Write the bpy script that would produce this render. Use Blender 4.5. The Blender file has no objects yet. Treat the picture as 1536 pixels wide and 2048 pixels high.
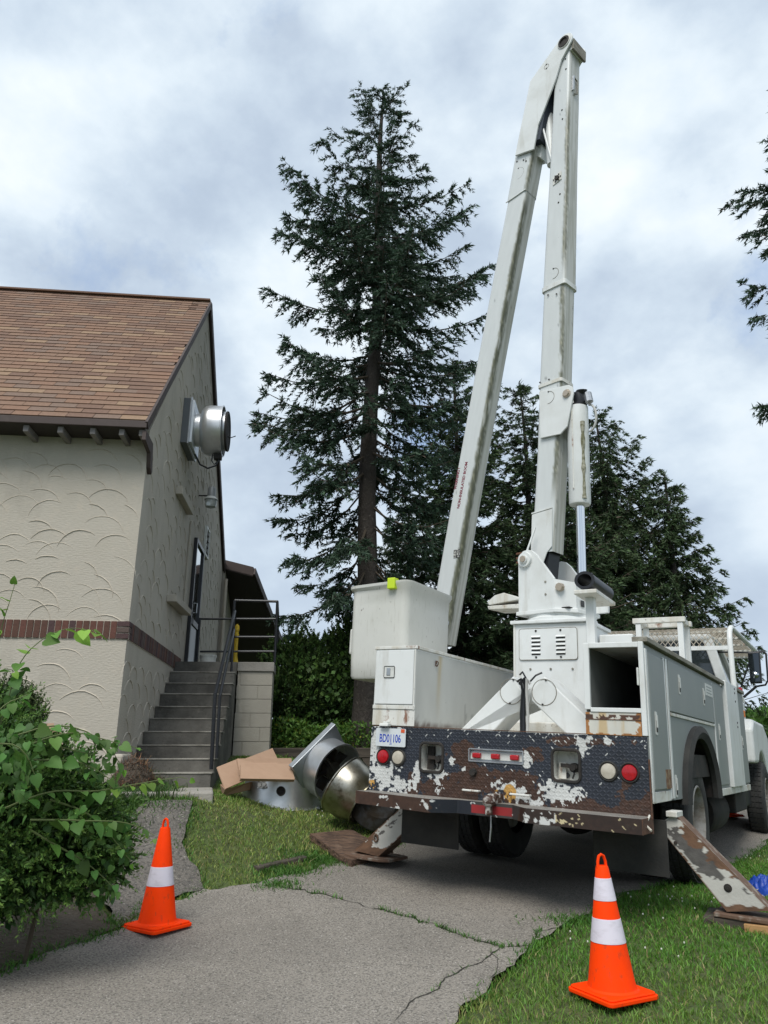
import bpy, bmesh, math, random
import numpy as np
from mathutils import Vector, Matrix, noise as mnoise
from mathutils.geometry import delaunay_2d_cdt

# ------------------------------------------------------------------ camera, sky, sun
S = bpy.context.scene
COL = S.collection
ZC = 1.35                      # camera height; every height below is relative to it
F, TH = 1452.0, 0.318
cam_d = bpy.data.cameras.new('camera'); cam = bpy.data.objects.new('camera', cam_d); COL.objects.link(cam)
cam_d.sensor_fit = 'VERTICAL'; cam_d.sensor_height = 36.0; cam_d.lens = 36.0 * F / 2048.0
cam_d.clip_start = 0.05; cam_d.clip_end = 2000
cam.location = (0, 0, ZC); cam.rotation_euler = (math.radians(90) + TH, 0, 0)
S.camera = cam
S.view_settings.view_transform = 'Standard'; S.view_settings.look = 'None'
S.view_settings.exposure = 0.55; S.view_settings.gamma = 1.0; S.view_settings.use_curve_mapping = False
S.cycles.max_bounces = 6; S.cycles.transparent_max_bounces = 8

SUN_EL, SUN_AZ = math.radians(54), math.radians(197)      # azimuth clockwise from +Y: behind the camera, to the left
wd = bpy.data.worlds.new("World"); S.world = wd; wd.use_nodes = True
nt = wd.node_tree; nt.nodes.clear()
def N(t, typ, **kw):
    n = t.nodes.new(typ)
    for k, v in kw.items(): setattr(n, k, v)
    return n
def setramp(r, stops, interp='LINEAR'):
    cr = r.color_ramp; cr.interpolation = interp
    while len(cr.elements) > 1: cr.elements.remove(cr.elements[0])
    cr.elements[0].position = stops[0][0]; c = stops[0][1]
    cr.elements[0].color = (*c, 1) if hasattr(c, '__len__') else (c, c, c, 1)
    for p, c in stops[1:]:
        e = cr.elements.new(p); e.color = (*c, 1) if hasattr(c, '__len__') else (c, c, c, 1)
def build_world():
    L = nt.links.new
    out = N(nt, 'ShaderNodeOutputWorld'); bg = N(nt, 'ShaderNodeBackground'); bg.inputs['Strength'].default_value = 0.1
    sky = N(nt, 'ShaderNodeTexSky', sky_type='NISHITA', sun_disc=False)
    sky.sun_elevation = SUN_EL; sky.sun_rotation = SUN_AZ
    tc = N(nt, 'ShaderNodeTexCoord'); sep = N(nt, 'ShaderNodeSeparateXYZ'); L(tc.outputs['Generated'], sep.inputs[0])
    ab = N(nt, 'ShaderNodeMath', operation='MAXIMUM'); L(sep.outputs['Z'], ab.inputs[0]); ab.inputs[1].default_value = 0.0
    ad = N(nt, 'ShaderNodeMath', operation='ADD'); L(ab.outputs[0], ad.inputs[0]); ad.inputs[1].default_value = 0.5
    dx = N(nt, 'ShaderNodeMath', operation='DIVIDE'); L(sep.outputs['X'], dx.inputs[0]); L(ad.outputs[0], dx.inputs[1])
    dy = N(nt, 'ShaderNodeMath', operation='DIVIDE'); L(sep.outputs['Y'], dy.inputs[0]); L(ad.outputs[0], dy.inputs[1])
    cb = N(nt, 'ShaderNodeCombineXYZ'); L(dx.outputs[0], cb.inputs[0]); L(dy.outputs[0], cb.inputs[1])
    mp = N(nt, 'ShaderNodeMapping'); L(tc.outputs['Generated'], mp.inputs['Vector']); mp.inputs['Location'].default_value = (1.9, 2.3, 0.9)
    mp.inputs['Rotation'].default_value = (0, .25, 0.5); mp.inputs['Scale'].default_value = (1.0, 1.0, 1.45)
    n1 = N(nt, 'ShaderNodeTexNoise'); n1.inputs['Scale'].default_value = 2.6; n1.inputs['Detail'].default_value = 8
    n1.inputs['Roughness'].default_value = 0.54; n1.inputs['Distortion'].default_value = 0.0; L(mp.outputs[0], n1.inputs['Vector'])
    r1 = N(nt, 'ShaderNodeValToRGB'); L(n1.outputs[0], r1.inputs[0])
    setramp(r1, [(0.34, (3.0, 3.65, 4.6)), (0.43, (3.7, 4.4, 5.3)), (0.495, (4.5, 5.25, 6.05)), (0.56, (5.5, 6.2, 6.8)), (0.65, (6.6, 7.05, 7.4))])
    m2 = N(nt, 'ShaderNodeMapping'); L(tc.outputs['Generated'], m2.inputs['Vector']); m2.inputs['Location'].default_value = (7.1, 0.3, 2.0)
    n2 = N(nt, 'ShaderNodeTexNoise'); n2.inputs['Scale'].default_value = 3.4; n2.inputs['Detail'].default_value = 7
    n2.inputs['Roughness'].default_value = 0.6; n2.inputs['Distortion'].default_value = 0.15; L(m2.outputs[0], n2.inputs['Vector'])
    r2 = N(nt, 'ShaderNodeValToRGB'); dp = N(nt, 'ShaderNodeVectorMath', operation='DOT_PRODUCT'); L(tc.outputs['Generated'], dp.inputs[0]); dp.inputs[1].default_value = (.343, .718, .605)
    bl = N(nt, 'ShaderNodeMapRange', interpolation_type='SMOOTHSTEP'); L(dp.outputs['Value'], bl.inputs['Value']); bl.inputs['From Min'].default_value = .965; bl.inputs['From Max'].default_value = 1.0; bl.inputs['To Max'].default_value = .15
    sm = N(nt, 'ShaderNodeMath', operation='ADD'); L(n2.outputs[0], sm.inputs[0]); L(bl.outputs[0], sm.inputs[1]); L(sm.outputs[0], r2.inputs[0]); setramp(r2, [(0.60, 0.0), (0.74, 0.75)])
    gn = N(nt, 'ShaderNodeMix', data_type='RGBA', blend_type='MIX'); gn.inputs['Factor'].default_value = 0.65
    L(sky.outputs[0], gn.inputs['A']); gn.inputs['B'].default_value = (2.5, 3.7, 6.0, 1)
    mx = N(nt, 'ShaderNodeMix', data_type='RGBA', blend_type='MIX'); L(r2.outputs[0], mx.inputs['Factor'])
    L(r1.outputs[0], mx.inputs['A']); L(gn.outputs['Result'], mx.inputs['B'])
    # thinner, paler cloud towards the horizon
    hz = N(nt, 'ShaderNodeMapRange'); L(sep.outputs['Z'], hz.inputs['Value']); hz.inputs['From Min'].default_value = 0.0
    hz.inputs['From Max'].default_value = 0.42; hz.inputs['To Min'].default_value = 0.6; hz.inputs['To Max'].default_value = 0.0
    mh = N(nt, 'ShaderNodeMix', data_type='RGBA', blend_type='MIX'); L(hz.outputs[0], mh.inputs['Factor'])
    L(mx.outputs['Result'], mh.inputs['A']); mh.inputs['B'].default_value = (4.6, 5.4, 6.3, 1)
    L(mh.outputs['Result'], bg.inputs['Color']); L(bg.outputs[0], out.inputs[0])
build_world()
sl = bpy.data.lights.new('sun', 'SUN'); sl.energy = 2.0; sl.angle = math.radians(28); sl.color = (1.0, 0.965, 0.91)
sun = bpy.data.objects.new('sun', sl); COL.objects.link(sun)
sd = Vector((math.sin(SUN_AZ) * math.cos(SUN_EL), math.cos(SUN_AZ) * math.cos(SUN_EL), math.sin(SUN_EL)))
sun.rotation_euler = sd.to_track_quat('Z', 'Y').to_euler(); sun.location = sd * 40

# ------------------------------------------------------------------ frames measured from the photograph
Rm = np.array([[1, 0, 0], [0, -math.sin(TH), math.cos(TH)], [0, math.cos(TH), math.sin(TH)]])
def ray(u, v): return Rm.T @ np.array([(u - 768) / F, -(v - 1024) / F, 1.0])
def rot3(y, p, r):
    cy, sy, cp, sp, cr, sr = math.cos(y), math.sin(y), math.cos(p), math.sin(p), math.cos(r), math.sin(r)
    return np.array([[cy, -sy, 0], [sy, cy, 0], [0, 0, 1]]) @ np.array([[1, 0, 0], [0, cp, -sp], [0, sp, cp]]) @ np.array([[cr, 0, sr], [0, 1, 0], [-sr, 0, cr]])
TR = rot3(-.5616, -.0145, .049); TT = np.array([.8969, 6.1826, -.0985])      # truck frame: X right along the tail, Y forward
def tw(x, y, z): return TR @ np.array([x, y, z]) + TT
def tl(u, v, ax, val):
    d = TR.T @ ray(u, v); o = TR.T @ (-TT); return o + (val - o[ax]) / d[ax] * d
AL = math.radians(-14)
BU = np.array([math.cos(AL), math.sin(AL), 0]); BN = np.array([math.sin(AL), -math.cos(AL), 0]); BC = np.array([0, 1.67, 0])
def bm_(px, py, d):                                          # point of the boom plane (offset d towards the tail)
    dr = TR.T @ ray(px, py); o = TR.T @ (-TT); k = ((BC - o) @ BN + d) / (dr @ BN); P = o + k * dr
    return float((P - BC) @ BU), float(P[2])
def bp(u, z, d): p = BC + BU * u + BN * d; return (p[0], p[1], z)
BY = math.radians(5.8)
UX = np.array([math.cos(BY), math.sin(BY), 0]); UY = np.array([-math.sin(BY), math.cos(BY), 0]); BCN = np.array([-2.863, 8.123, 0])
def bw(x, y, z): return BCN + UX * x + UY * y + np.array([0, 0, z])
def gable(u, v, x=0):
    d = ray(u, v); k = (BCN @ UX + x) / (d @ UX); P = k * d; return float((P - BCN) @ UY), float(P[2])
def front(u, v, y=0):
    d = ray(u, v); k = (BCN @ UY + y) / (d @ UY); P = k * d; return float((P - BCN) @ UX), float(P[2])

# ------------------------------------------------------------------ noise
def _lat(ix, iy, s):
    h = (ix * 374761393 + iy * 668265263 + s * 974634777) & 0xffffffff
    h = ((h ^ (h >> 13)) * 1274126177) & 0xffffffff
    return ((h ^ (h >> 16)) & 0xffff) / 65535.0
def vn(x, y, s=0):
    x = np.asarray(x, float); y = np.asarray(y, float); ix = np.floor(x).astype(np.int64); iy = np.floor(y).astype(np.int64)
    fx = x - ix; fy = y - iy; fx = fx * fx * (3 - 2 * fx); fy = fy * fy * (3 - 2 * fy)
    a = _lat(ix, iy, s); b = _lat(ix + 1, iy, s); c = _lat(ix, iy + 1, s); d = _lat(ix + 1, iy + 1, s)
    return (a * (1 - fx) + b * fx) * (1 - fy) + (c * (1 - fx) + d * fx) * fy
def fbm(x, y, s=0, o=4):
    r = 0; a = 1; t = 0
    for i in range(o): r = r + a * vn(np.asarray(x) * 2 ** i, np.asarray(y) * 2 ** i, s + i * 17); t += a; a *= .5
    return r / t
def sstep(a, b, x): t = np.clip((x - a) / (b - a), 0, 1); return t * t * (3 - 2 * t)

# ------------------------------------------------------------------ materials
MATS = {}
def mat(name, base, rough=.6, metal=0.0, var=None, var2=None, bump=None, island=None, attr=False, grime=None, rust=None, spec=None, trans=None, bumpvoro=None, coord='Object', translu=None):
    """var=(scale, dark colour, lo, hi): noise mixes base towards the colour; grime/rust=(colour, scale vec, lo, hi, amount)"""
    if name in MATS: return MATS[name]
    m = bpy.data.materials.new(name); m.use_nodes = True; t = m.node_tree; L = t.links.new
    b = t.nodes['Principled BSDF']; b.inputs['Roughness'].default_value = rough; b.inputs['Metallic'].default_value = metal
    if spec is not None: b.inputs['Specular IOR Level'].default_value = spec
    tc = N(t, 'ShaderNodeTexCoord')
    if attr:
        a = N(t, 'ShaderNodeAttribute', attribute_name='Col'); cur = a.outputs['Color']
    else:
        a = N(t, 'ShaderNodeRGB'); a.outputs[0].default_value = (*base, 1); cur = a.outputs[0]
    def layer(cur, scale, col, lo, hi, amt, seed):
        mp = N(t, 'ShaderNodeMapping'); L(tc.outputs[coord], mp.inputs['Vector']); mp.inputs['Location'].default_value = (seed * 3.1, seed * 1.7, seed * .9)
        mp.inputs['Scale'].default_value = scale if hasattr(scale, '__len__') else (scale, scale, scale)
        n = N(t, 'ShaderNodeTexNoise'); n.inputs['Scale'].default_value = 1.0; n.inputs['Detail'].default_value = 6; n.inputs['Roughness'].default_value = .62
        L(mp.outputs[0], n.inputs['Vector'])
        r = N(t, 'ShaderNodeMapRange'); L(n.outputs[0], r.inputs['Value']); r.inputs['From Min'].default_value = lo; r.inputs['From Max'].default_value = hi; r.inputs['To Max'].default_value = amt
        mx = N(t, 'ShaderNodeMix', data_type='RGBA', blend_type='MIX'); L(r.outputs[0], mx.inputs['Factor']); L(cur, mx.inputs['A']); mx.inputs['B'].default_value = (*col, 1)
        return mx.outputs['Result']
    i = 1
    for v in (var, var2, grime, rust):
        if v: cur = layer(cur, v[0], v[1], v[2], v[3], v[4], i)
        i += 1
    if island:
        g = N(t, 'ShaderNodeNewGeometry'); r = N(t, 'ShaderNodeMapRange'); L(g.outputs['Random Per Island'], r.inputs['Value'])
        r.inputs['To Min'].default_value = 1 - island; r.inputs['To Max'].default_value = 1 + island
        h = N(t, 'ShaderNodeHueSaturation'); L(cur, h.inputs['Color']); L(r.outputs[0], h.inputs['Value'])
        r3 = N(t, 'ShaderNodeMapRange'); 
        mm = N(t, 'ShaderNodeMath', operation='MULTIPLY'); L(g.outputs['Random Per Island'], mm.inputs[0]); mm.inputs[1].default_value = 7.13
        fr = N(t, 'ShaderNodeMath', operation='FRACT'); L(mm.outputs[0], fr.inputs[0]); L(fr.outputs[0], r3.inputs['Value'])
        r3.inputs['To Min'].default_value = .5 - island * .05; r3.inputs['To Max'].default_value = .5 + island * .05; L(r3.outputs[0], h.inputs['Hue'])
        cur = h.outputs[0]
    L(cur, b.inputs['Base Color'])
    if bump:
        mp = N(t, 'ShaderNodeMapping'); L(tc.outputs[coord], mp.inputs['Vector']); sc = bump[0]; mp.inputs['Scale'].default_value = sc if hasattr(sc, '__len__') else (sc, sc, sc)
        n = N(t, 'ShaderNodeTexNoise'); n.inputs['Scale'].default_value = 1; n.inputs['Detail'].default_value = 5; L(mp.outputs[0], n.inputs['Vector'])
        bn = N(t, 'ShaderNodeBump'); bn.inputs['Strength'].default_value = bump[1]; bn.inputs['Distance'].default_value = bump[2]; L(n.outputs[0], bn.inputs['Height']); L(bn.outputs[0], b.inputs['Normal'])
    if trans: b.inputs['Transmission Weight'].default_value = trans
    if translu:
        ts = N(t, 'ShaderNodeBsdfTranslucent'); L(cur, ts.inputs['Color']); mxs = N(t, 'ShaderNodeMixShader'); mxs.inputs[0].default_value = translu
        out = t.nodes['Material Output']; L(b.outputs[0], mxs.inputs[1]); L(ts.outputs[0], mxs.inputs[2]); L(mxs.outputs[0], out.inputs[0])
    MATS[name] = m; return m

# ------------------------------------------------------------------ mesh builder
class MB:
    def __init__(s): s.v = []; s.f = []
    def add(s, vs, fs):
        o = len(s.v); s.v.extend([tuple(map(float, p)) for p in vs]); s.f.extend([[i + o for i in f] for f in fs]); return s
    def box(s, x0, x1, y0, y1, z0, z1):
        v = [(x, y, z) for z in (z0, z1) for y in (y0, y1) for x in (x0, x1)]
        return s.add(v, [(0, 2, 3, 1), (4, 5, 7, 6), (0, 1, 5, 4), (2, 6, 7, 3), (0, 4, 6, 2), (1, 3, 7, 5)])
    def obox(s, c, ax, ay, az):                              # centre and three half-axis vectors
        c, ax, ay, az = map(np.array, (c, ax, ay, az)); v = [c + i * ax + j * ay + k * az for k in (-1, 1) for j in (-1, 1) for i in (-1, 1)]
        return s.add(v, [(0, 2, 3, 1), (4, 5, 7, 6), (0, 1, 5, 4), (2, 6, 7, 3), (0, 4, 6, 2), (1, 3, 7, 5)])
    def prism(s, poly, fn, a, b):                            # poly of 2D points, fn(p, q, depth) -> 3D
        n = len(poly); v = [fn(p[0], p[1], a) for p in poly] + [fn(p[0], p[1], b) for p in poly]
        return s.add(v, [list(range(n))[::-1], list(range(n, 2 * n))] + [(i, (i + 1) % n, n + (i + 1) % n, n + i) for i in range(n)])
    def beam(s, p, q, w, h, up=(0, 0, 1)):
        p, q, up = map(lambda a: np.array(a, float), (p, q, up)); d = q - p; l = np.linalg.norm(d); d = d / l
        sx = np.cross(d, up); sx /= np.linalg.norm(sx) + 1e-9; uz = np.cross(sx, d)
        return s.obox((p + q) / 2, sx * w / 2, d * l / 2, uz * h / 2)
    def tube(s, pts, r, n=8, cap=True, closed=False):
        pts = [np.array(p, float) for p in pts]; m = len(pts); rs = r if hasattr(r, '__len__') else [r] * m
        o = len(s.v); ref = None; k = m
        for i, p in enumerate(pts):
            if closed: d = pts[(i + 1) % m] - pts[i - 1]
            else: d = pts[min(i + 1, m - 1)] - pts[max(i - 1, 0)]
            d = d / (np.linalg.norm(d) + 1e-12)
            if ref is None:
                ref = np.array([0, 0, 1.]) if abs(d[2]) < .9 else np.array([1., 0, 0])
            a = ref - d * (ref @ d); a /= np.linalg.norm(a) + 1e-12; ref = a; b = np.cross(d, a)
            for j in range(n):
                t = 2 * math.pi * j / n; s.v.append(tuple(p + rs[i] * (a * math.cos(t) + b * math.sin(t))))
        for i in range(m if closed else m - 1):
            i2 = (i + 1) % m
            for j in range(n): s.f.append([o + i * n + j, o + i * n + (j + 1) % n, o + i2 * n + (j + 1) % n, o + i2 * n + j])
        if cap and not closed: s.f.append([o + j for j in range(n)][::-1]); s.f.append([o + (m - 1) * n + j for j in range(n)])
        return s
    def lathe(s, prof, c, axis=(0, 0, 1), n=32, closed=False):      # prof: (radius, height along axis)
        c, ax = np.array(c, float), np.array(axis, float); ax /= np.linalg.norm(ax)
        a = np.array([0, 0, 1.]) if abs(ax[2]) < .9 else np.array([1., 0, 0]); a = a - ax * (a @ ax); a /= np.linalg.norm(a); b = np.cross(ax, a)
        o = len(s.v); m = len(prof)
        for r, h in prof:
            for j in range(n): t = 2 * math.pi * j / n; s.v.append(tuple(c + ax * h + r * (a * math.cos(t) + b * math.sin(t))))
        for i in range(m if closed else m - 1):
            i2 = (i + 1) % m
            for j in range(n): s.f.append([o + i * n + j, o + i * n + (j + 1) % n, o + i2 * n + (j + 1) % n, o + i2 * n + j])
        return s
    def disc(s, c, axis, r, h, n=24): return s.lathe([(1e-4, 0), (r, 0), (r, h), (1e-4, h)], c, axis, n)
    def build(s, name, m, parent=None, smooth=False, bevel=0, label=None, seg=2):
        me = bpy.data.meshes.new(name); me.from_pydata(s.v, [], s.f); me.materials.append(m)
        b_ = bmesh.new(); b_.from_mesh(me); bmesh.ops.recalc_face_normals(b_, faces=b_.faces); b_.to_mesh(me); b_.free()
        o = bpy.data.objects.new(name, me); COL.objects.link(o); o.parent = parent
        if smooth:
            me.shade_smooth()
            me.set_sharp_from_angle(angle=math.radians(35))
        if bevel:
            md = o.modifiers.new('b', 'BEVEL'); md.width = bevel; md.segments = seg; md.limit_method = 'ANGLE'; md.angle_limit = math.radians(40); md.harden_normals = False
        if label: o['label'] = label
        return o
def mesh_np(name, V, Fq, m, parent=None, col=None, smooth=False):
    """V (n,3); Fq (m,k) all the same size, or a list of such arrays"""
    V = np.asarray(V, np.float32); Fs = Fq if isinstance(Fq, list) else [Fq]
    me = bpy.data.meshes.new(name); me.vertices.add(len(V)); me.vertices.foreach_set('co', V.ravel())
    loops = np.concatenate([f.ravel() for f in Fs]).astype(np.int32); tot = np.concatenate([np.full(len(f), f.shape[1], np.int32) for f in Fs])
    st = np.concatenate([[0], np.cumsum(tot)[:-1]]).astype(np.int32)
    me.loops.add(len(loops)); me.loops.foreach_set('vertex_index', loops)
    me.polygons.add(len(tot)); me.polygons.foreach_set('loop_start', st); me.polygons.foreach_set('loop_total', tot)
    if smooth: me.polygons.foreach_set('use_smooth', np.ones(len(tot), bool))
    me.update(calc_edges=True); me.materials.append(m)
    if col is not None:
        a = me.color_attributes.new('Col', 'FLOAT_COLOR', 'POINT'); c = np.ones((len(V), 4), np.float32); c[:, :3] = col; a.data.foreach_set('color', c.ravel())
    o = bpy.data.objects.new(name, me); COL.objects.link(o); o.parent = parent; return o
def grid_faces(nu, nv, closed_v=False):
    i = np.arange(nu - 1)[:, None]; j = np.arange(nv if closed_v else nv - 1)[None, :]; j2 = (j + 1) % nv
    return np.stack([i * nv + j, i * nv + j2, (i + 1) * nv + j2, (i + 1) * nv + j], -1).reshape(-1, 4)
def empty(name, loc, label, cat, rz=0, group=None, rot=None):
    e = bpy.data.objects.new(name, None); COL.objects.link(e); e.location = loc; e.rotation_euler = rot or (0, 0, rz); e.empty_display_size = .2
    return tag(e, label, cat, group)
def tag(o, label=None, cat=None, group=None, kind=None):
    if label: o['label'] = label
    if cat: o['category'] = cat
    if group: o['group'] = group
    if kind: o['kind'] = kind
    return o
def piece(name, me, parent, loc=(0, 0, 0), rot=(0, 0, 0), scale=(1, 1, 1)):
    o = bpy.data.objects.new(name, me); COL.objects.link(o); o.parent = parent; o.location = loc; o.rotation_euler = rot; o.scale = scale; return o
def text(name, body, m, parent, mtx, size, ext=.0006, align='LEFT', sx=1.0, bold=0.0):
    cu = bpy.data.curves.new(name, 'FONT'); cu.body = body; cu.size = size; cu.extrude = ext; cu.align_x = align; cu.align_y = 'CENTER'
    cu.offset = bold; o = bpy.data.objects.new(name, cu); COL.objects.link(o); me = bpy.data.meshes.new_from_object(o.evaluated_get(bpy.context.evaluated_depsgraph_get())); bpy.data.objects.remove(o)
    me.materials.clear(); me.materials.append(m); o = bpy.data.objects.new(name, me); COL.objects.link(o); o.parent = parent; o.matrix_local = mtx @ Matrix.Diagonal((sx, 1, 1, 1)); return o
def basis(o, x, y, z):
    m = Matrix.Identity(4)
    for i, a in enumerate((x, y, z)):
        a = Vector(a).normalized()
        for j in range(3): m[j][i] = a[j]
    m.translation = Vector(o); return m

# ------------------------------------------------------------------ terrain
CP = [(-2.3, 8.3, -.37), (-2.9, 8.0, -.36), (-1.7, 8.75, -.47), (-1.13, 8.5, -.62), (-.37, 8.64, -.70), (-.15, 7.2, -.97), (-.44, 7.3, -.97), (-1.02, 6.65, -1.05), (-1.49, 6.73, -1.07),
      (-1.9, 7.65, -.43), (-2.54, 7.80, -.43), (-2.2, 6.76, -.82), (-1.6, 5.76, -1.2), (-2.17, 4.71, -1.22), (2.29, 5.65, -1.135), (2.55, 5.5, -1.16), (1.26, 4.63, -1.3), (0, 3, -1.42), (0, 0, -1.6), (4, 4, -1.22), (3.2, 6.3, -1.1),
      (5.3, 12.2, -.97), (-1.4, 11.3, -.10), (-.45, 14.2, -.03), (-4, 8, -.36), (-6, 5, -.8), (1, 13, -.45), (3, 16, -.5), (-3, 13, .0), (0, 25, .1), (14, 18, -.8), (14, 8, -1.1), (-12, 20, .1), (10, -4, -1.6), (-8, -4, -1.5), (12, 28, -.4), (-3.2, 6.4, -.85)]
for q in ((1.2, 2, -.95), (-1.1, 2, -.97), (0, 3.5, -.97), (-.9, 5.5, -.95), (1.1, 6.5, -.97), (1.2, 9.5, -.97), (-1, 9.5, -.95)): CP.append(tuple(tw(*q)))
CP = np.array(CP)
def _tps():
    n = len(CP); d = np.hypot(CP[:, None, 0] - CP[None, :, 0], CP[:, None, 1] - CP[None, :, 1]); K = d * d * np.log(d + 1e-9) + np.eye(n) * .05
    P = np.c_[np.ones(n), CP[:, :2]]; A = np.block([[K, P], [P.T, np.zeros((3, 3))]]); return np.linalg.solve(A, np.r_[CP[:, 2], 0, 0, 0])
TPS = _tps()
def tz(x, y):
    x = np.asarray(x, float); y = np.asarray(y, float); sh = x.shape; x = x.ravel(); y = y.ravel(); r = np.zeros(len(x))
    for k in range(0, len(x), 40000):
        d = np.hypot(x[k:k + 40000, None] - CP[None, :, 0], y[k:k + 40000, None] - CP[None, :, 1])
        r[k:k + 40000] = (d * d * np.log(d + 1e-9)) @ TPS[:len(CP)] + TPS[len(CP)] + TPS[-2] * x[k:k + 40000] + TPS[-1] * y[k:k + 40000]
    w = sstep(14, 30, np.hypot(x - 1, y - 8)); r = r * (1 - w) + (-.35) * w
    return r.reshape(sh)
def gpt(px, py):                                            # pixel to a point of the ground
    d = ray(px, py); lo, hi = 1.0, 60.0
    ks = np.linspace(1, 40, 400); P = ks[:, None] * d[None]; g = P[:, 2] - tz(P[:, 0], P[:, 1]); i = np.argmax(g < 0); 
    k = ks[i - 1] + (ks[i] - ks[i - 1]) * g[i - 1] / (g[i - 1] - g[i]); return d * k
def inpoly(x, y, poly):
    x = np.asarray(x); y = np.asarray(y); r = np.zeros(x.shape, bool); n = len(poly)
    for i in range(n):
        x1, y1 = poly[i]; x2, y2 = poly[(i + 1) % n]
        if y1 == y2: continue
        r ^= ((y1 > y) != (y2 > y)) & (x < (x2 - x1) * (y - y1) / (y2 - y1) + x1)
    return r
# ------------------------------------------------------------------ palette
WHITE = mat('truck_white', (.70, .72, .71), .42, var=(2.2, (.50, .50, .46), .45, .75, .55), var2=((9, 9, 1.6), (.42, .40, .34), .55, .75, .5), grime=(38, (.12, .10, .08), .70, .76, .7), rust=(5.5, (.17, .065, .025), .73, .80, .8), bump=(40, .05, .01))
WHITED = mat('truck_white_rusty', (.66, .66, .62), .5, var=((7, 7, 1.2), (.42, .36, .25), .45, .68, .7), grime=(20, (.15, .11, .07), .62, .72, .8), rust=((9, 9, 4), (.20, .07, .025), .60, .68, .9), bump=(60, .12, .01))
GREYP = mat('panel_grey', (.255, .272, .262), .5, var=(1.3, (.20, .23, .225), .4, .7, .6), var2=((12, 12, 2), (.30, .31, .29), .6, .8, .4), grime=(45, (.12, .10, .08), .74, .78, .6))
BLACKR = mat('rubber', (.022, .022, .021), .85, var=(4, (.06, .057, .05), .4, .75, .6), bump=(60, .2, .01))
TYRE = mat('tyre_rubber', (.028, .028, .028), .9, var=(3, (.085, .08, .07), .45, .75, .7), bump=(50, .2, .01))
DARK = mat('dark_steel', (.020, .018, .016), .8, var=(6, (.06, .04, .03), .5, .75, .7), bump=(30, .3, .01))
BLACK = mat('black_paint', (.012, .013, .016), .4, var=(9, (.05, .045, .04), .6, .8, .5))
RUST = mat('rusty_steel', (.085, .042, .026), .85, var=(14, (.16, .07, .035), .4, .7, .8), var2=(40, (.03, .02, .018), .5, .7, .7), bump=(60, .4, .01))
CHROME = mat('chrome', (.75, .77, .80), .12, 1.0)
ZINC = mat('galvanised', (.50, .52, .54), .38, .85, var=(7, (.34, .35, .36), .4, .7, .7), bump=(20, .1, .01))
ALU = mat('aluminium', (.70, .71, .72), .36, .9, var=(3, (.45, .46, .46), .4, .7, .8), bump=((8, 8, 8), .06, .01))
ALUOLD = mat('greasy_aluminium', (.50, .48, .42), .33, 1.0, var=(3.2, (.20, .17, .10), .38, .66, .9), var2=(11, (.10, .08, .05), .55, .72, .8), bump=(15, .15, .01))
STEELD = mat('dark_fan_steel', (.10, .10, .10), .5, .6, var=(10, (.05, .035, .02), .4, .6, .8))
REDL = mat('red_lens', (.42, .012, .018), .18, var=(40, (.28, .01, .015), .4, .6, .6))
CLEARL = mat('cloudy_lens', (.52, .48, .40), .3, var=(20, (.36, .32, .25), .4, .7, .7))
GLASS = mat('dark_glass', (.018, .026, .028), .06, spec=.9)
SKYGL = mat('window_glass', (.35, .38, .40), .05, 1.0)
LIME = mat('lime_plastic', (.52, .68, .02), .5)
STUCCO = mat('stucco', (.44, .405, .345), .92, var=(1.1, (.40, .36, .295), .35, .7, .7), var2=((2.5, 2.5, .7), (.33, .30, .25), .50, .72, .7), grime=(7, (.50, .44, .36), .55, .75, .5), bump=((22, 22, 55), .45, .012))
STUCCO2 = mat('stucco_ridges', (.50, .445, .365), .92, var=(1.1, (.42, .38, .315), .35, .7, .7), bump=(50, .3, .01))
BRICKS = [mat('brick_%s' % n, c, .9, var=(30, (c[0] * .6, c[1] * .6, c[2] * .6), .4, .7, .7), bump=(70, .5, .006)) for n, c in (('red', (.125, .052, .038)), ('plum', (.075, .042, .042)), ('brown', (.10, .048, .034)), ('grey', (.10, .072, .062)))]
MORTAR = mat('mortar', (.46, .41, .34), .95, bump=(60, .4, .01))
SHINGLES = [mat('shingle_%s' % n, c, .95, var=(25, (c[0] * .72, c[1] * .7, c[2] * .7), .4, .7, .6), bump=(120, .5, .004)) for n, c in (('brown', (.215, .133, .090)), ('tan', (.270, .180, .115)), ('umber', (.172, .104, .073)), ('russet', (.220, .130, .086)), ('grey', (.188, .128, .096)))]
FASCIA = mat('brown_fascia', (.052, .036, .032), .7, var=(6, (.09, .065, .058), .5, .75, .6))
SOFFIT = mat('brown_soffit', (.035, .028, .026), .8)
TAIL = mat('rafter_paint', (.20, .185, .18), .8)
CONC = mat('old_concrete', (.15, .142, .125), .95, var=(1.6, (.055, .052, .046), .38, .62, .9), var2=(6, (.20, .185, .16), .58, .75, .6), grime=(24, (.06, .055, .05), .58, .7, .6), bump=(35, .5, .01))
CONCL = mat('pale_concrete', (.32, .30, .265), .95, var=(3, (.20, .185, .16), .4, .7, .7), bump=(50, .5, .01))
BLOCK = mat('painted_block', (.40, .37, .31), .93, var=(2.5, (.33, .30, .25), .4, .7, .7), var2=((4, 4, 1), (.27, .25, .21), .58, .8, .6), bump=(70, .5, .01))
CARD = mat('cardboard', (.42, .275, .185), .85, var=(5, (.36, .23, .15), .4, .7, .6), var2=((1, 60, 1), (.38, .24, .16), .5, .6, .3))
YELLOW = mat('yellow_paint', (.62, .42, .02), .5, var=(12, (.40, .26, .02), .5, .7, .6))
WOOD = mat('wet_plywood', (.125, .075, .048), .9, var=((4, 34, 34), (.042, .024, .016), .42, .60, .95), var2=(9, (.19, .125, .085), .55, .75, .7), bump=((8, 60, 60), .7, .01))
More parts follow.
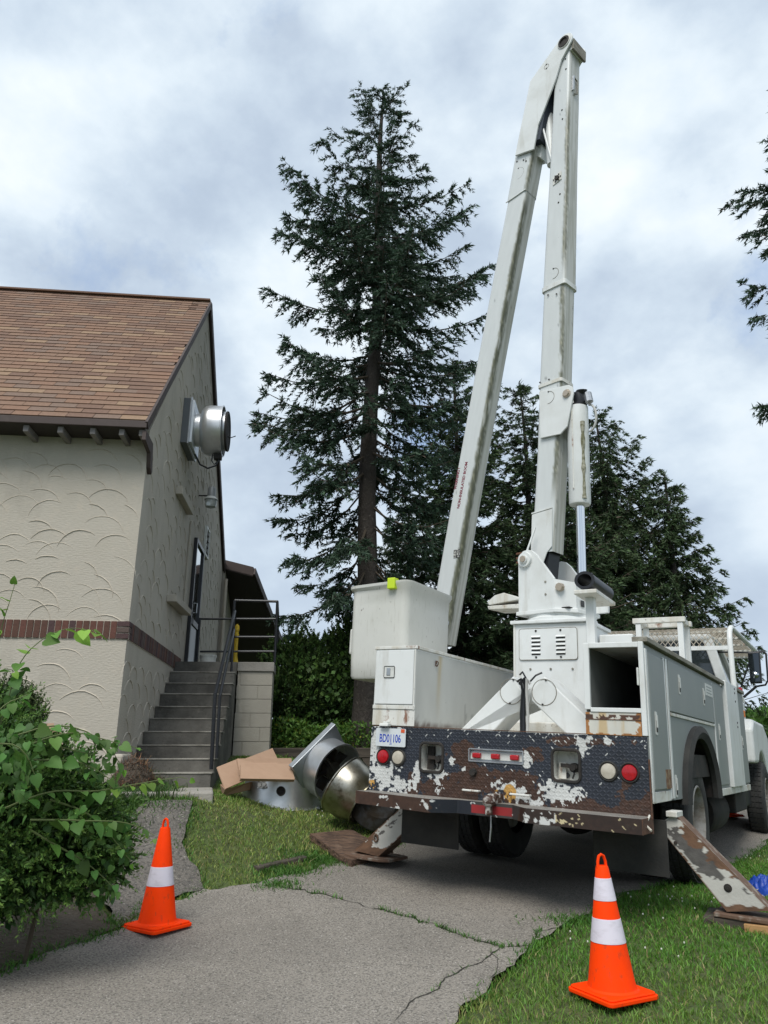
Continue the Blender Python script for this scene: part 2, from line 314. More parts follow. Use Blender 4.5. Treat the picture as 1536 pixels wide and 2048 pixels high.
WOODL = mat('new_timber', (.42, .24, .10), .8, var=((4, 40, 40), (.28, .15, .06), .4, .7, .7))
TIMBER = mat('grey_timber', (.085, .070, .055), .95, var=((2, 20, 20), (.035, .028, .022), .4, .65, .9), bump=((5, 50, 50), .6, .01))
ORANGE = mat('cone_orange', (1.0, .055, .001), .55, var=(6, (.85, .045, .003), .45, .7, .6), grime=((25, 25, 14), (.30, .06, .025), .58, .74, .6), spec=.12)
REFL = mat('cone_collar', (.68, .64, .72), .35, var=((12, 12, 30), (.46, .42, .46), .5, .75, .6), bump=((140, 140, 140), .15, .003))
BLUE = mat('blue_tarp', (.012, .055, .34), .45, bump=(30, .4, .02))
WPLAST = mat('white_plastic', (.62, .63, .60), .5, var=(9, (.42, .43, .40), .5, .7, .6))
ASPH = mat('asphalt', (.245, .222, .190), .95, attr=False, var=(.8, (.185, .167, .143), .42, .60, .8), var2=(5, (.29, .265, .232), .55, .75, .5), grime=(70, (.085, .078, .068), .50, .58, .8), rust=(95, (.52, .49, .45), .59, .64, .7), bump=(70, .6, .012))
PATHM = mat('worn_asphalt', (.165, .148, .128), .95, var=(1.5, (.10, .092, .08), .35, .65, .8), grime=(38, (.06, .056, .052), .48, .58, .75), rust=(60, (.36, .34, .30), .59, .65, .7), bump=(45, .9, .02))
DIRT = mat('dirt', (.070, .055, .040), 1, var=(3, (.12, .10, .075), .45, .7, .8), rust=(50, (.22, .20, .17), .66, .7, .7), bump=(25, 1, .03))
SOIL = mat('lawn_soil', (.075, .105, .03), 1, var=(1.6, (.095, .095, .038), .45, .7, .7), var2=(18, (.026, .040, .010), .45, .65, .8), bump=(30, 1, .03))
GRASS = mat('grass_blades', (.060, .105, .022), .6, attr=True, island=.35, translu=.3)
SPR = mat('spruce_needles', (.020, .045, .024), .7, attr=True, island=.45, translu=.12)
SPR2 = mat('norway_needles', (.020, .045, .024), .7, attr=True, island=.45, translu=.12)
BARK = mat('spruce_bark', (.050, .042, .035), .95, var=((9, 9, 5), (.038, .031, .026), .42, .62, .85), var2=(22, (.15, .13, .11), .58, .7, .7), bump=((24, 24, 14), 1, .03))
LEAFM = mat('broad_leaves', (.09, .20, .035), .62, attr=True, island=.3, translu=.35)
FERN = mat('juniper_sprays', (.05, .1, .025), .6, attr=True, island=.35, translu=.2)
TWIG = mat('twig_bark', (.075, .058, .04), .9)
NEEDLE = mat('dead_needles', (.16, .085, .045), .95, island=.5)
CRACKM = mat('crack_soil', (.03, .028, .022), 1, bump=(40, .8, .01))

# ------------------------------------------------------------------ ground
def G(px, py): p = gpt(px, py); return (float(p[0]), float(p[1]))
def TWp(x, y): p = tw(x, y, -.95); return (float(p[0]), float(p[1]))
DRV = [(-3.4, 1.6), (-2.7, 3.6)] + [G(*p) for p in ((0, 1950), (100, 1905), (240, 1862), (300, 1815), (410, 1778), (520, 1768), (600, 1745), (670, 1725), (760, 1703), (806, 1686))] + [TWp(-1.75, 2.4), TWp(-1.8, 9), TWp(-1.8, 18), TWp(1.9, 18), TWp(1.35, 9), TWp(1.05, 4), TWp(.95, 2)] + [G(*p) for p in ((1240, 1793), (1150, 1840), (1100, 1868), (1030, 1920), (960, 1990), (900, 2046))] + [(-.35, 2.5), (-1.2, 1.0)]
PTH = [G(*p) for p in ((238, 1858), (300, 1813), (408, 1776), (385, 1740), (365, 1690), (372, 1640), (380, 1606), (290, 1606), (262, 1628), (235, 1660), (222, 1700), (212, 1760), (205, 1810))]
BED = [(-3.0, 4.2), G(0, 1948), G(100, 1903), G(238, 1860), G(205, 1810), G(212, 1760), G(222, 1700), G(235, 1660), (-4.6, 7.6), (-5.5, 5.5)]
def wig(poly, step=.06, amp=.035, seed=0):
    out = []; n = len(poly)
    for i in range(n):
        a, b = np.array(poly[i]), np.array(poly[(i + 1) % n]); L = np.linalg.norm(b - a); k = max(1, int(L / step)) if L < 6 else int(L / .3)
        for j in range(k): out.append(a + (b - a) * j / k)
    out = np.array(out); out[:, 0] += (fbm(out[:, 0] * 5, out[:, 1] * 5, seed + 3) - .5) * 4 * amp; out[:, 1] += (fbm(out[:, 0] * 5, out[:, 1] * 5, seed + 9) - .5) * 4 * amp
    return [tuple(p) for p in out]
DRVw, PTHw, BEDw = wig(DRV), wig(PTH, seed=2), wig(BED, seed=4)
def zoff(x, y): return (fbm(x * 2.2, y * 2.2, 5) - .5) * .035
def sheet(name, poly, m, lift, stepg=.22):
    P = np.array(poly); x0, y0 = P.min(0); x1, y1 = P.max(0)
    gx, gy = np.meshgrid(np.arange(x0, x1, stepg), np.arange(y0, y1, stepg)); gx = gx.ravel() + .013; gy = gy.ravel() + .017
    k = inpoly(gx, gy, poly); pts = [Vector(p) for p in poly] + [Vector((a, b)) for a, b in zip(gx[k], gy[k])]
    n = len(poly); vs, es, fs, *_ = delaunay_2d_cdt(pts, [(i, (i + 1) % n) for i in range(n)], [list(range(n))], 2, 1e-4)
    V = np.array([(v.x, v.y, 0) for v in vs]); V[:, 2] = tz(V[:, 0], V[:, 1]) + lift + zoff(V[:, 0], V[:, 1]) * .3
    T3 = np.array([f for f in fs if len(f) == 3]); o = mesh_np(name, V, T3, m, smooth=True); return tag(o, kind='structure')
def ground():
    def grid(name, xs, ys, hole=None):
        X, Y = np.meshgrid(xs, ys, indexing='ij'); Z = tz(X, Y) + zoff(X, Y)
        ins = inpoly(X, Y, DRVw) | inpoly(X, Y, PTHw); Z = Z - ins * .05 - .012
        return X, Y, Z
    xs = np.concatenate([-np.geomspace(120, 9, 22), np.arange(-8, 10, .14), np.geomspace(10.4, 140, 22)]); ys = np.concatenate([-np.geomspace(40, 3, 10), np.arange(-2, 18, .14), np.geomspace(18.5, 400, 30)])
    X, Y, Z = grid('g', xs, ys); V = np.stack([X, Y, Z], -1).reshape(-1, 3); o = mesh_np('ground', V, grid_faces(len(xs), len(ys)), SOIL, smooth=True); tag(o, kind='structure')
ground()
driveway = sheet('driveway', DRVw, ASPH, .006)
path = sheet('path', PTHw, PATHM, .014, .15)
bedo = sheet('planting_bed_soil', BEDw, DIRT, .010)
# cracks in the asphalt
def crack(pts, w, seed):
    P = [G(*p) for p in pts]; q = []
    for a, b in zip(P[:-1], P[1:]):
        L = math.dist(a, b); k = max(2, int(L / .035))
        for j in range(k): q.append((a[0] + (b[0] - a[0]) * j / k, a[1] + (b[1] - a[1]) * j / k))
    q = np.array(q + [P[-1]]); t = np.gradient(q, axis=0); t /= np.linalg.norm(t, axis=1)[:, None] + 1e-9; nn = np.c_[-t[:, 1], t[:, 0]]
    s = np.arange(len(q)); q = q + nn * ((fbm(s * .35, s * 0 + seed, seed) - .5) * .07)[:, None]
    ww = .5 * w * (.25 + 1.3 * vn(s * .8, s * 0, seed + 5)); ww[0] = ww[-1] = .0005
    A = q + nn * ww[:, None]; B = q - nn * ww[:, None]; V = np.concatenate([A, B]); z = tz(V[:, 0], V[:, 1]) + .006 + zoff(V[:, 0], V[:, 1]) * .3 + .004
    n = len(q); i = np.arange(n - 1); o = mesh_np('crack', np.c_[V, z], np.stack([i, i + 1, n + i + 1, n + i], 1), CRACKM, parent=driveway); return q
CR = [crack([(560, 1775), (640, 1790), (760, 1822), (870, 1852), (960, 1886), (1005, 1897)], .009, 1), crack([(1005, 1897), (1060, 1893), (1075, 1870), (1130, 1855)], .007, 2),
      crack([(1005, 1897), (960, 1925), (905, 1950), (870, 1985), (820, 2010), (780, 2046)], .008, 3), crack([(985, 1905), (1000, 1935), (980, 1960)], .004, 4)]

# ------------------------------------------------------------------ grass
rng = np.random.default_rng(7)
def blades(name, X, Y, h, w, col, label=None, mtl=None, z=None, lean=.5):
    n = len(X); Z = (tz(X, Y) + zoff(X, Y) - .014) if z is None else z; a = rng.uniform(0, 2 * np.pi, n); b = rng.uniform(0, 2 * np.pi, n); l = h * lean * rng.uniform(.1, 1.2, n)
    c, s = np.cos(a) * w / 2, np.sin(a) * w / 2; B = np.c_[X, Y, Z]
    D = np.c_[np.cos(b) * l, np.sin(b) * l, h * 0]
    v0 = B + np.c_[c, s, 0 * c]; v1 = B - np.c_[c, s, 0 * c]; M = B + D * .32 + np.c_[0 * h, 0 * h, h * .6]; v2 = M - np.c_[c, s, 0 * c] * .8; v3 = M + np.c_[c, s, 0 * c] * .8; v4 = B + D + np.c_[0 * h, 0 * h, h]
    V = np.stack([v0, v1, v2, v3, v4], 1).reshape(-1, 3); i = np.arange(n)[:, None] * 5
    o = mesh_np(name, V, [i + np.array([[0, 1, 2, 3]]), i + np.array([[3, 2, 4]])], mtl or GRASS, col=np.repeat(col, 5, 0)); return tag(o, label, kind='stuff')
def lawn():
    XS, YS = [], []
    for (x0, x1, y0, y1, d) in ((-3.2, 4.6, 2.6, 6.5, 5200), (-4.5, 6, 6.5, 9.5, 3600), (-5, 9, 9.5, 13, 1500), (-8, 14, 13, 22, 420)):
        n = int((x1 - x0) * (y1 - y0) * d); XS.append(rng.uniform(x0, x1, n)); YS.append(rng.uniform(y0, y1, n))
    X = np.concatenate(XS); Y = np.concatenate(YS)
    # keep what the frame can see, with a margin
    Z = tz(X, Y); zz = Y * math.cos(TH) + Z * math.sin(TH); px = 768 + F * X / zz; py = 1024 - F * (-Y * math.sin(TH) + Z * math.cos(TH)) / zz
    k = ((px > -120) & (px < 1660) & (py < 2150)) | ((px > -900) & (px < 2500) & (py < 2500) & (rng.random(len(X)) < .22)); X, Y, Z = X[k], Y[k], Z[k]
    k = ~(inpoly(X, Y, DRVw) | inpoly(X, Y, PTHw) | inpoly(X, Y, BEDw)); 
    bx = (np.c_[X, Y] - BCN[None, :2]) @ UX[:2]; by = (np.c_[X, Y] - BCN[None, :2]) @ UY[:2]
    k &= ~((bx < .0) & (by > 0)) & ~((bx < 1.5) & (by > 2.9)) & ~((bx < 1.0) & (by > -.35)) & (fbm(X * 3, Y * 3, 8) > .24)
    X, Y = X[k], Y[k]; n = len(X)
    p = fbm(X * .9, Y * .9, 11); p2 = fbm(X * 4, Y * 4, 12)
    h = rng.uniform(.014, .042, n) * (.5 + 1.0 * p2) * np.where(rng.random(n) < .05, 1.9, 1); dry = sstep(.46, .66, p) * .30 + (X < .6) * (.25 + .5 * sstep(.35, .6, p))
    g = np.array([.105, .245, .028]); dr = np.array([.27, .32, .08]); br = np.array([.32, .27, .12])
    f = np.clip(dry * rng.uniform(.2, 1.2, n), 0, 1)[:, None]; c = g * (1 - f) + dr * f; q = (rng.random(n) < .06 + .08 * dry)[:, None]; c = np.where(q, br, c) * rng.uniform(.75, 1.25, (n, 1))
    w = rng.uniform(.0035, .0075, n) * (1 + .10 * np.maximum(Y - 5, 0))
    blades('lawn_grass', X, Y, h, w, c, lean=1.15)
    # rank tufts along the asphalt edges and in the cracks
    ex, ey = [], []
    E = np.array(DRVw + PTHw + BEDw); E = E[(E[:, 1] > 2.5) & (E[:, 1] < 12)]
    k = rng.integers(0, len(E), 9000); ex = E[k, 0] + rng.normal(0, .035, 9000); ey = E[k, 1] + rng.normal(0, .035, 9000)
    kk = fbm(ex * 3, ey * 3, 21) > .44; ex, ey = ex[kk], ey[kk]
    q = [];
    for cr, m in zip(CR, (520, 160, 60, 10)):
        i = rng.integers(0, len(cr), m); P = cr[i] + rng.normal(0, .008, (m, 2)); q.append(P[fbm(P[:, 0] * 7, P[:, 1] * 7, 31) > .47])
    # weedy spots at the lawn corner
    for (u, v, r, m) in ((555, 1772, .10, 500), (640, 1722, .16, 1600), (575, 1745, .13, 900), (700, 1712, .1, 500), (255, 1600, .12, 300), (330, 1612, .15, 500), (1150, 1842, .15, 400), (350, 1690, .06, 120)):
        c0 = G(u, v); q.append(np.c_[rng.normal(c0[0], r, m), rng.normal(c0[1], r * .5, m)])
    q = np.concatenate(q); X = np.concatenate([ex, q[:, 0]]); Y = np.concatenate([ey, q[:, 1]]); n = len(X)
    c = np.array([.075, .185, .028]) * rng.uniform(.6, 1.3, (n, 1)); blades('edge_weeds', X, Y, rng.uniform(.02, .06, n), rng.uniform(.005, .012, n), c, lean=1.1)
    # white clover heads
    n = 48; c0 = [G(*p) for p in ((1330, 1800), (1300, 1830), (1380, 1790), (1250, 1880), (700, 1640), (1500, 1720))]; m = MB(); 
    for i in range(n):
        a = c0[i % 6]; x, y = a[0] + rng.normal(0, .28), a[1] + rng.normal(0, .22)
        if inpoly(np.array([x]), np.array([y]), DRVw)[0]: continue
        m.lathe([(.001, -.007), (.0055, -.003), (.0055, .003), (.001, .007)], (x, y, float(tz(x, y)) + rng.uniform(.02, .045)), (0, 0, 1), 5)
    tag(m.build('clover_flowers', mat('clover', (.6, .6, .52), .8)), kind='stuff')
lawn()

# ------------------------------------------------------------------ the stucco building
def building():
    B = empty('stucco_building', BCN, 'beige trowelled stucco building with steep brown shingle roof, left of the steps', 'building', BY)
    EV = -.36; ez = front(297, 842, EV)[1]; PK = (3.25, 7.76); BK = (8.1, 3.95)
    w = MB(); w.prism([(0, -1.3), (0, 3.72), (PK[0], PK[1] - .06), (BK[0] - .1, BK[1]), (BK[0] - .1, -.8)], lambda a, b, c: (c, a, b), -9, 0); w.build('wall', STUCCO, B)
    # trowel ridges
    r = MB(); R = random.Random(4)
    def arc(fn, cx, cz, rad, a0, a1, hgt, wid):
        n = 9; o = len(r.v)
        for i in range(n):
            a = a0 + (a1 - a0) * i / (n - 1); k = math.sin(math.pi * min(1, (i + .3) / (n - .4))) ** .5; rr = rad * (1 + R.uniform(-.012, .012))
            for dr, hh in ((-wid * k * .35, -.001), (0, hgt * k), (wid * k * 1.3, -.001)): r.v.append(fn(cx + (rr + dr) * math.cos(a), cz + (rr + dr) * math.sin(a), hh))
        for i in range(n - 1):
            for j in range(2): r.f.append([o + i * 3 + j, o + i * 3 + j + 1, o + i * 3 + j + 4, o + i * 3 + j + 3])
    def field(fn, x0, x1, z0, z1, ok, sx, sz, rad, sq=1.0):
        z = z0; row = 0
        while z < z1:
            x = x0 + (row % 2) * sx / 2
            while x < x1:
                cx, cz = x + R.uniform(-.2, .2) * sx, z + R.uniform(-.25, .25) * sz; rr = rad * R.uniform(.75, 1.15)
                if ok(cx, cz + rr) and R.random() < .88:
                    a0 = math.radians(R.uniform(5, 60)); a1 = math.radians(R.uniform(110, 175))
                    if R.random() < .35: a0, a1 = math.radians(R.uniform(-5, 20)), math.radians(R.uniform(80, 120))
                    arc(fn, cx, cz, rr, a0, a1, R.uniform(.005, .011), R.uniform(.005, .009))
                x += sx
            z += sz; row += 1
    band = lambda z: not (1.12 < z < 1.42)
    field(lambda a, b, h: (a, -h, b), -5.5, -.05, -.7, 3.3, lambda x, z: band(z) and x < -.22 and z < 3.45 and z > -.2, .36, .17, .25)
    field(lambda a, b, h: (h, a, b), .1, 7.6, -.5, 7.4, lambda y, z: band(z) and y > .12 and z < 3.6 + (y * 1.2 if y < 3.2 else 3.9 - (y - 3.2) * .84) and not (3.6 < y < 5.3 and z < 3.6) and z > .1 - .3, .42, .21, .24)
    tag(r.build('trowel_ridge', STUCCO2, B), kind='stuff')
    # roof deck and shingles
    sl = math.hypot(PK[0] - EV, PK[1] - ez); dy, dz = (PK[0] - EV) / sl, (PK[1] - ez) / sl; ny, nz = -dz, dy
    th = .05; rf = MB(); rf.prism([(EV, ez - .015), (PK[0], PK[1] - .015), (BK[0], BK[1]), (BK[0], BK[1] - .1), (PK[0], PK[1] - .12), (EV, ez - .1)], lambda a, b, c: (c, a, b), -9, .035)
    roof = rf.build('roof', FASCIA, B)
    ex = .138; rows = int(sl / ex); tab = .305; tiles = []; R = random.Random(9); base = {}
    for k in range(5):
        m = MB(); hw = tab / 2 - .003; m.add([(-hw, 0, 0), (hw, 0, 0), (hw, .17, 0), (-hw, .17, 0), (-hw, 0, .016), (hw, 0, .016), (hw, .17, .003), (-hw, .17, .003)], [(0, 1, 5, 4), (4, 5, 6, 7), (1, 2, 6, 5), (0, 4, 7, 3)])
        o = m.build('shingle', SHINGLES[k], roof); base[k] = o.data; bpy.data.objects.remove(o)
    ang = math.atan2(dz, dy); cand = []
    for i in range(rows + 1):
        s = i * ex; xl = -1.95 - 1.6 * i / rows; off = (i % 2) * tab / 2 + R.uniform(-.03, .03); j = 0
        while True:
            x = .035 - tab / 2 - j * tab + off; j += 1
            if x < -9: break
            if x + tab / 2 > .04: x = min(x, .035 - tab / 2)
            k = R.choices(range(5), (5, 1.3, 4, 4, 2.5))[0]
            cand.append((x > xl, x, s, k, R.uniform(-.004, .004)))
    vis = [c for c in cand if c[0]]; vis.sort(key=lambda c: c[2]); one = vis[:300]; rest = vis[300:] + [c for c in cand if not c[0]]
    for _, x, s, k, q in one:
        piece('shingle', base[k], roof, (x, EV + dy * s, ez + dz * s + q * .3), (ang, 0, q))
    for kk in range(5):
        m = MB()
        for _, x, s, k, q in rest:
            if k != kk: continue
            hw = tab / 2 - .003; pts = [(-hw, 0, 0), (hw, 0, 0), (hw, .17, 0), (-hw, .17, 0), (-hw, 0, .016), (hw, 0, .016), (hw, .17, .003), (-hw, .17, .003)]
            m.add([(x + a, EV + dy * (s + b) + ny * c, ez + dz * (s + b) + nz * c) for a, b, c in pts], [(0, 1, 5, 4), (4, 5, 6, 7), (1, 2, 6, 5), (0, 4, 7, 3)])
        tag(m.build('shingle_field', SHINGLES[kk], roof), kind='stuff')
    MB().beam((-9, PK[0], PK[1] + .01), (.035, PK[0], PK[1] + .01), .16, .03).build('ridge_cap', SHINGLES[2], roof)
    f = MB(); f.box(-9, .05, EV - .03, EV, ez - .100, ez - .012); f.build('fascia_board', FASCIA, B, bevel=.006)
    f = MB(); f.box(-9, .02, EV + .002, .02, ez - .098, ez - .085); f.build('soffit', SOFFIT, B)
    for (u, v) in ((52, 858), (121, 859), (186, 860), (244, 861), (284, 862)):
        x, z = front(u, v, EV + .04); m = MB(); m.box(x - .03, x + .03, EV + .03, 0, ez - .180, ez - .1002); m.build('rafter_tail', TAIL, B, bevel=.004)
    for x in np.arange(-8.6, -2.0, .42): MB().box(x - .03, x + .03, EV + .03, 0, ez - .180, ez - .1002).build('rafter_tail', TAIL, B)
    # rake boards and the return bracket at the corner
    for a, b, t in (((EV, ez - .06), (PK[0], PK[1] - .05), .10), ((PK[0], PK[1] - .05), (BK[0], BK[1] - .04), .16)):
        MB().beam((.045, a[0], a[1]), (.045, b[0], b[1]), .03, t, up=(0, 0, 1)).build('rake_board', FASCIA, B)
    MB().prism([(EV + .0, ez - .12), (.03, ez - .12), (.14, ez - .45), (.10, ez - .50), (.02, ez - .44), (-.06, ez - .28), (EV, ez - .24)], lambda a, b, c: (c, a, b), .003, .05).build('corner_bracket', FASCIA, B, bevel=.004)
    # brick soldier course
    mo = MB(); mo.box(-9, .004, -.006, .05, 1.178, 1.386); mo.box(-.05, .006, -.006, 3.62, 1.178, 1.386); mo.build('mortar_bed', MORTAR, B)
    bm0 = {}
    for k in range(4):
        m = MB(); m.box(-.0315, .0315, -.016, .01, 1.186, 1.378); o = m.build('brick', BRICKS[k], B, bevel=.0); bm0[k] = o.data; bpy.data.objects.remove(o)
    R = random.Random(3)
    for i in range(60):
        piece('brick', bm0[R.choices(range(4), (5, 2, 4, 1))[0]], B, (-.155 - i * .0745, R.uniform(-.003, .002), 0), (0, 0, R.uniform(-.02, .02)))
    for j in range(3):
        z = 1.186 + j * .068; m = MB(); m.box(-.118, .016, -.017, .09, z, z + .057); m.build('brick', BRICKS[(1, 3, 1)[j]], B, bevel=.003)
    for i in range(46):
        o = piece('brick', bm0[R.choices(range(4), (2, 3, 3, 3))[0]], B, (R.uniform(-.002, .003), .13 + i * .0745, 0), (0, 0, math.pi / 2 + R.uniform(-.02, .02)))
    # openings of the gable wall
    m = MB(); m.prism([(1.98, 2.10), (3.34, 2.13), (3.34, 2.04), (1.98, 2.0)], lambda a, b, c: (c, a, b), .002, .14); m.build('sill', STUCCO, B, bevel=.006)
    m = MB(); m.prism([(1.90, 3.70), (2.98, 3.71), (2.98, 3.60), (1.90, 3.58)], lambda a, b, c: (c, a, b), .002, .10); m.build('lintel', STUCCO, B, bevel=.006)
    m = MB(); m.box(.002, .03, 3.30, 3.42, 2.15, 3.6); m.build('jamb', STUCCO, B, bevel=.006)
    d = MB(); y0, y1, z0, z1 = 3.86, 4.78, 1.30, 3.48
    for (a, b, c, e) in ((y0, y0 + .07, z0, z1), (y1 - .07, y1, z0, z1), (y0 + .07, y1 - .07, z1 - .07, z1), (y0 + .07, y1 - .07, z0, z0 + .06), (y0 + .07, y1 - .07, 2.02, 2.12)): d.box(.002, .06, a, b, c, e)
    door = d.build('door', BLACK, B, bevel=.004)
    MB().box(.004, .03, y0 + .072, y1 - .072, 2.122, z1 - .072).build('pane', SKYGL, door)
    MB().box(.004, .036, y0 + .072, y1 - .072, z0 + .062, 2.018).build('kick_panel', mat('door_grey', (.16, .18, .18), .35), door)
    MB().tube([(.06, y0 + .12, 2.2), (.12, y0 + .12, 2.2), (.12, y0 + .12, 2.36), (.06, y0 + .12, 2.36)], .012).build('handle', ZINC, door)
    v = MB(); y0, y1, z0, z1 = 4.92, 5.34, 3.46, 4.02
    for (a, b, c, e) in ((y0, y0 + .04, z0, z1), (y1 - .04, y1, z0, z1), (y0 + .04, y1 - .04, z1 - .04, z1), (y0 + .04, y1 - .04, z0, z0 + .04)): v.box(.002, .05, a, b, c, e)
    vent = v.build('wall_vent', WPLAST, B); MB().box(.003, .012, y0 + .04, y1 - .04, z0 + .04, z1 - .04).build('vent_back', BLACK, vent)
    for k in range(4): MB().box(.013, .045, y0 + .04, y1 - .04, z0 + .09 + k * .115, z0 + .115 + k * .115).build('slat', TAIL, vent)
    # crumbled plinth at the corner
    m = MB(); m.box(-.12, .10, -.03, .42, -1.2, -.03); m.build('plinth', STUCCO, B, bevel=.03, seg=3)
    return B
BLD = building()

def annex():
    A = empty('rear_annex', bw(0, 8.05, 0), 'low rear annex with dark brown overhanging roof behind the landing rails', 'building', BY)
    m = MB(); m.prism([(0, -.4), (0, 4.1), (4.2, 2.55), (4.2, -.4)], lambda a, b, c: (c, a, b), -6, .06); m.build('wall', STUCCO, A)
    P = [(-.5, -.02, 4.28), (.69, -.02, 4.0), (1.43, 4.2, 2.48), (-.5, 4.2, 2.55)]
    m = MB(); m.add([(x, y, z) for x, y, z in P] + [(x, y, z - .2) for x, y, z in P], [(0, 1, 2, 3), (7, 6, 5, 4), (0, 4, 5, 1), (1, 5, 6, 2), (2, 6, 7, 3), (3, 7, 4, 0)]); rf = m.build('roof', FASCIA, A)
    q = [(x - (.01 if x > 0 else 0), y + .01, z - .205) for x, y, z in P]; m = MB(); m.add(q + [(x, y, z - .015) for x, y, z in q], [(0, 1, 2, 3), (7, 6, 5, 4), (0, 4, 5, 1), (1, 5, 6, 2), (2, 6, 7, 3), (3, 7, 4, 0)]); m.build('soffit', SOFFIT, rf)
    m = MB(); m.beam((.72, -.03, 3.9), (1.47, 4.2, 2.38), .04, .16); m.build('rake_board', FASCIA, rf)
    m = MB(); m.tube([(.10, -.05, 1.0), (.10, -.05, 3.7)], .035, 8); m.build('drainpipe', STUCCO2, A)
    return A
annex()

# ------------------------------------------------------------------ steps, landing, railing
def stairs():
    T = empty('concrete_stairs', bw(0, 3, 0), 'dark stained concrete steps rising to the side door against the stucco wall', 'steps', BY)
    zs = [1.284, 1.111, .926, .757, .571, .405, .237, .074, -.081, -.23]; R = random.Random(5)
    for k in range(1, 10):
        y0 = -.28 * k; y1 = y0 + .28; m = MB(); m.box(.004, .93 + .004 * k, y0 + .008, y1 + .011, -.7, zs[k] - .017); st_ = m.build('step', CONC, T, bevel=.006); MB().box(.004, .94 + .004 * k, y0, y1 + .007, zs[k] - .0165, zs[k]).build('tread', mat('pale_tread', (.30, .285, .25), .95, var=(5, (.13, .12, .10), .42, .62, .85), bump=(40, .4, .01)), st_, bevel=.004)  # treads are paler than the step bodies
    m = MB(); m.box(.004, .93, -.002 + .03, 2.0, -.6, 1.15); m.build('core', CONC, T)
    m = MB(); m.box(.004, .94, -.002, .03, 1.1, 1.284); m.build('riser', CONC, T)
    L = empty('landing', bw(0, 3, 0), 'painted block landing with concrete slab right of the steps, under the black railing', 'landing', BY)
    m = MB(); m.box(.95, 1.50, -.03, .55, 1.145, 1.284); m.box(.004, .95, .035, 2.0, 1.1505, 1.284); m.box(.95, 1.30, .55, 2.0, 1.145, 1.284); m.build('slab', CONCL, L, bevel=.01)
    for c in range(7):
        z1 = 1.140 - c * .203; z0 = z1 - .196; sp = (1.0, 1.27, .99, 1.18, 1.33, 1.08, 1.27)[c]
        for a, b in ((.952, sp - .004), (sp + .004, 1.48)):
            if b - a < .06: continue
            MB().box(a, b, -.004 + R.uniform(-.002, .002), .18, z0, z1).build('block', BLOCK, L, bevel=.004)
        MB().box(1.10, 1.48, .184, .52, z0, z1).build('block', BLOCK, L, bevel=.004)
    MB().box(.96, 1.474, .006, .51, -.5, 1.143).build('mortar_core', BLOCK, L)
    # railing
    RL = empty('stair_railing', bw(0, 3, 0), 'black pipe handrail and guard rails round the landing and down the steps', 'railing', BY)
    def P(u, v, y): x, z = front(u, v, 3 + y); return (x, y, z)
    def pipe(name, pts, r=.021): MB().tube(pts, r, 8).build(name, BLACK, RL, smooth=True)
    B0, C0 = P(469.5, 1201, .06), P(554.7, 1203, .06); A1, C1 = P(400, 1236, 1.3), P(556.5, 1238, 1.3)
    for p, zb in ((B0, 1.285), (C0, 1.285)): pipe('post', [p, (p[0], p[1], zb)])
    pipe('post', [A1, (A1[0], A1[1], 1.285)]); pipe('post', [C1, (C1[0], C1[1], 1.15)])
    pipe('rail', [B0, C0])
    for v in (1238, 1274, 1303): pipe('rail', [P(468, v, .06), P(552, v, .06)], .017)
    for v in (1238, 1303): pipe('rail', [P(400, v, 1.3), P(556, v, 1.3)], .017)
    pipe('rail', [C0, C1]); pipe('rail', [(C0[0], C0[1], 1.66), (C1[0], C1[1], 1.6)], .017)
    foot = (.95, -2.40, -.2); top2 = P(430, 1389, -2.4); topb = P(469.5, 1222, .06)
    pipe('handrail', [topb, top2, foot], .022)
    pipe('handrail', [(topb[0] + .01, topb[1], topb[2] - .28), (top2[0] + .055, top2[1] + .02, top2[2] - .02), (foot[0] + .05, foot[1] + .02, foot[2] + .12)], .018)
    pipe('post', [(topb[0], .06, 2.05), (.86, .0, 1.12)], .02)
stairs()
def bollard():
    x, z = front(470, 1322, 3.25); o = bw(x, 3.25, 1.286); T = empty('yellow_post', o, 'short yellow post with a rounded cap standing on the landing behind the handrail', 'post', BY)
    MB().lathe([(.001, 0), (.055, 0), (.055, .02), (.045, .05), (.034, .09), (.030, .12), (.030, .42), (.001, .42)], (0, 0, 0), n=16).build('shaft', YELLOW, T, smooth=True)
    MB().lathe([(.001, .421), (.036, .421), (.036, .46), (.029, .47), (.029, .50), (.038, .51), (.041, .545), (.032, .59), (.012, .615), (.001, .617)], (0, 0, 0), n=16).build('cap', YELLOW, T, smooth=True)
bollard()
def pail():
    x, z = front(416, 1321, 4.0); o = bw(x, 4.0, 1.286); T = empty('white_pail', o, 'white plastic pail on the landing beside the door', 'bucket', BY)
    MB().lathe([(.001, .005), (.115, .0), (.135, .20), (.14, .205), (.14, .215), (.13, .215), (.115, .02), (.001, .02)], (0, 0, 0), n=20).build('tub', WPLAST, T, smooth=True)
    MB().tube([(.142 * math.cos(a), .142 * math.sin(a), .19) for a in np.linspace(0, 2 * math.pi, 20)[:-1]], .005, 5, closed=True).build('rim', WPLAST, T)
pail()
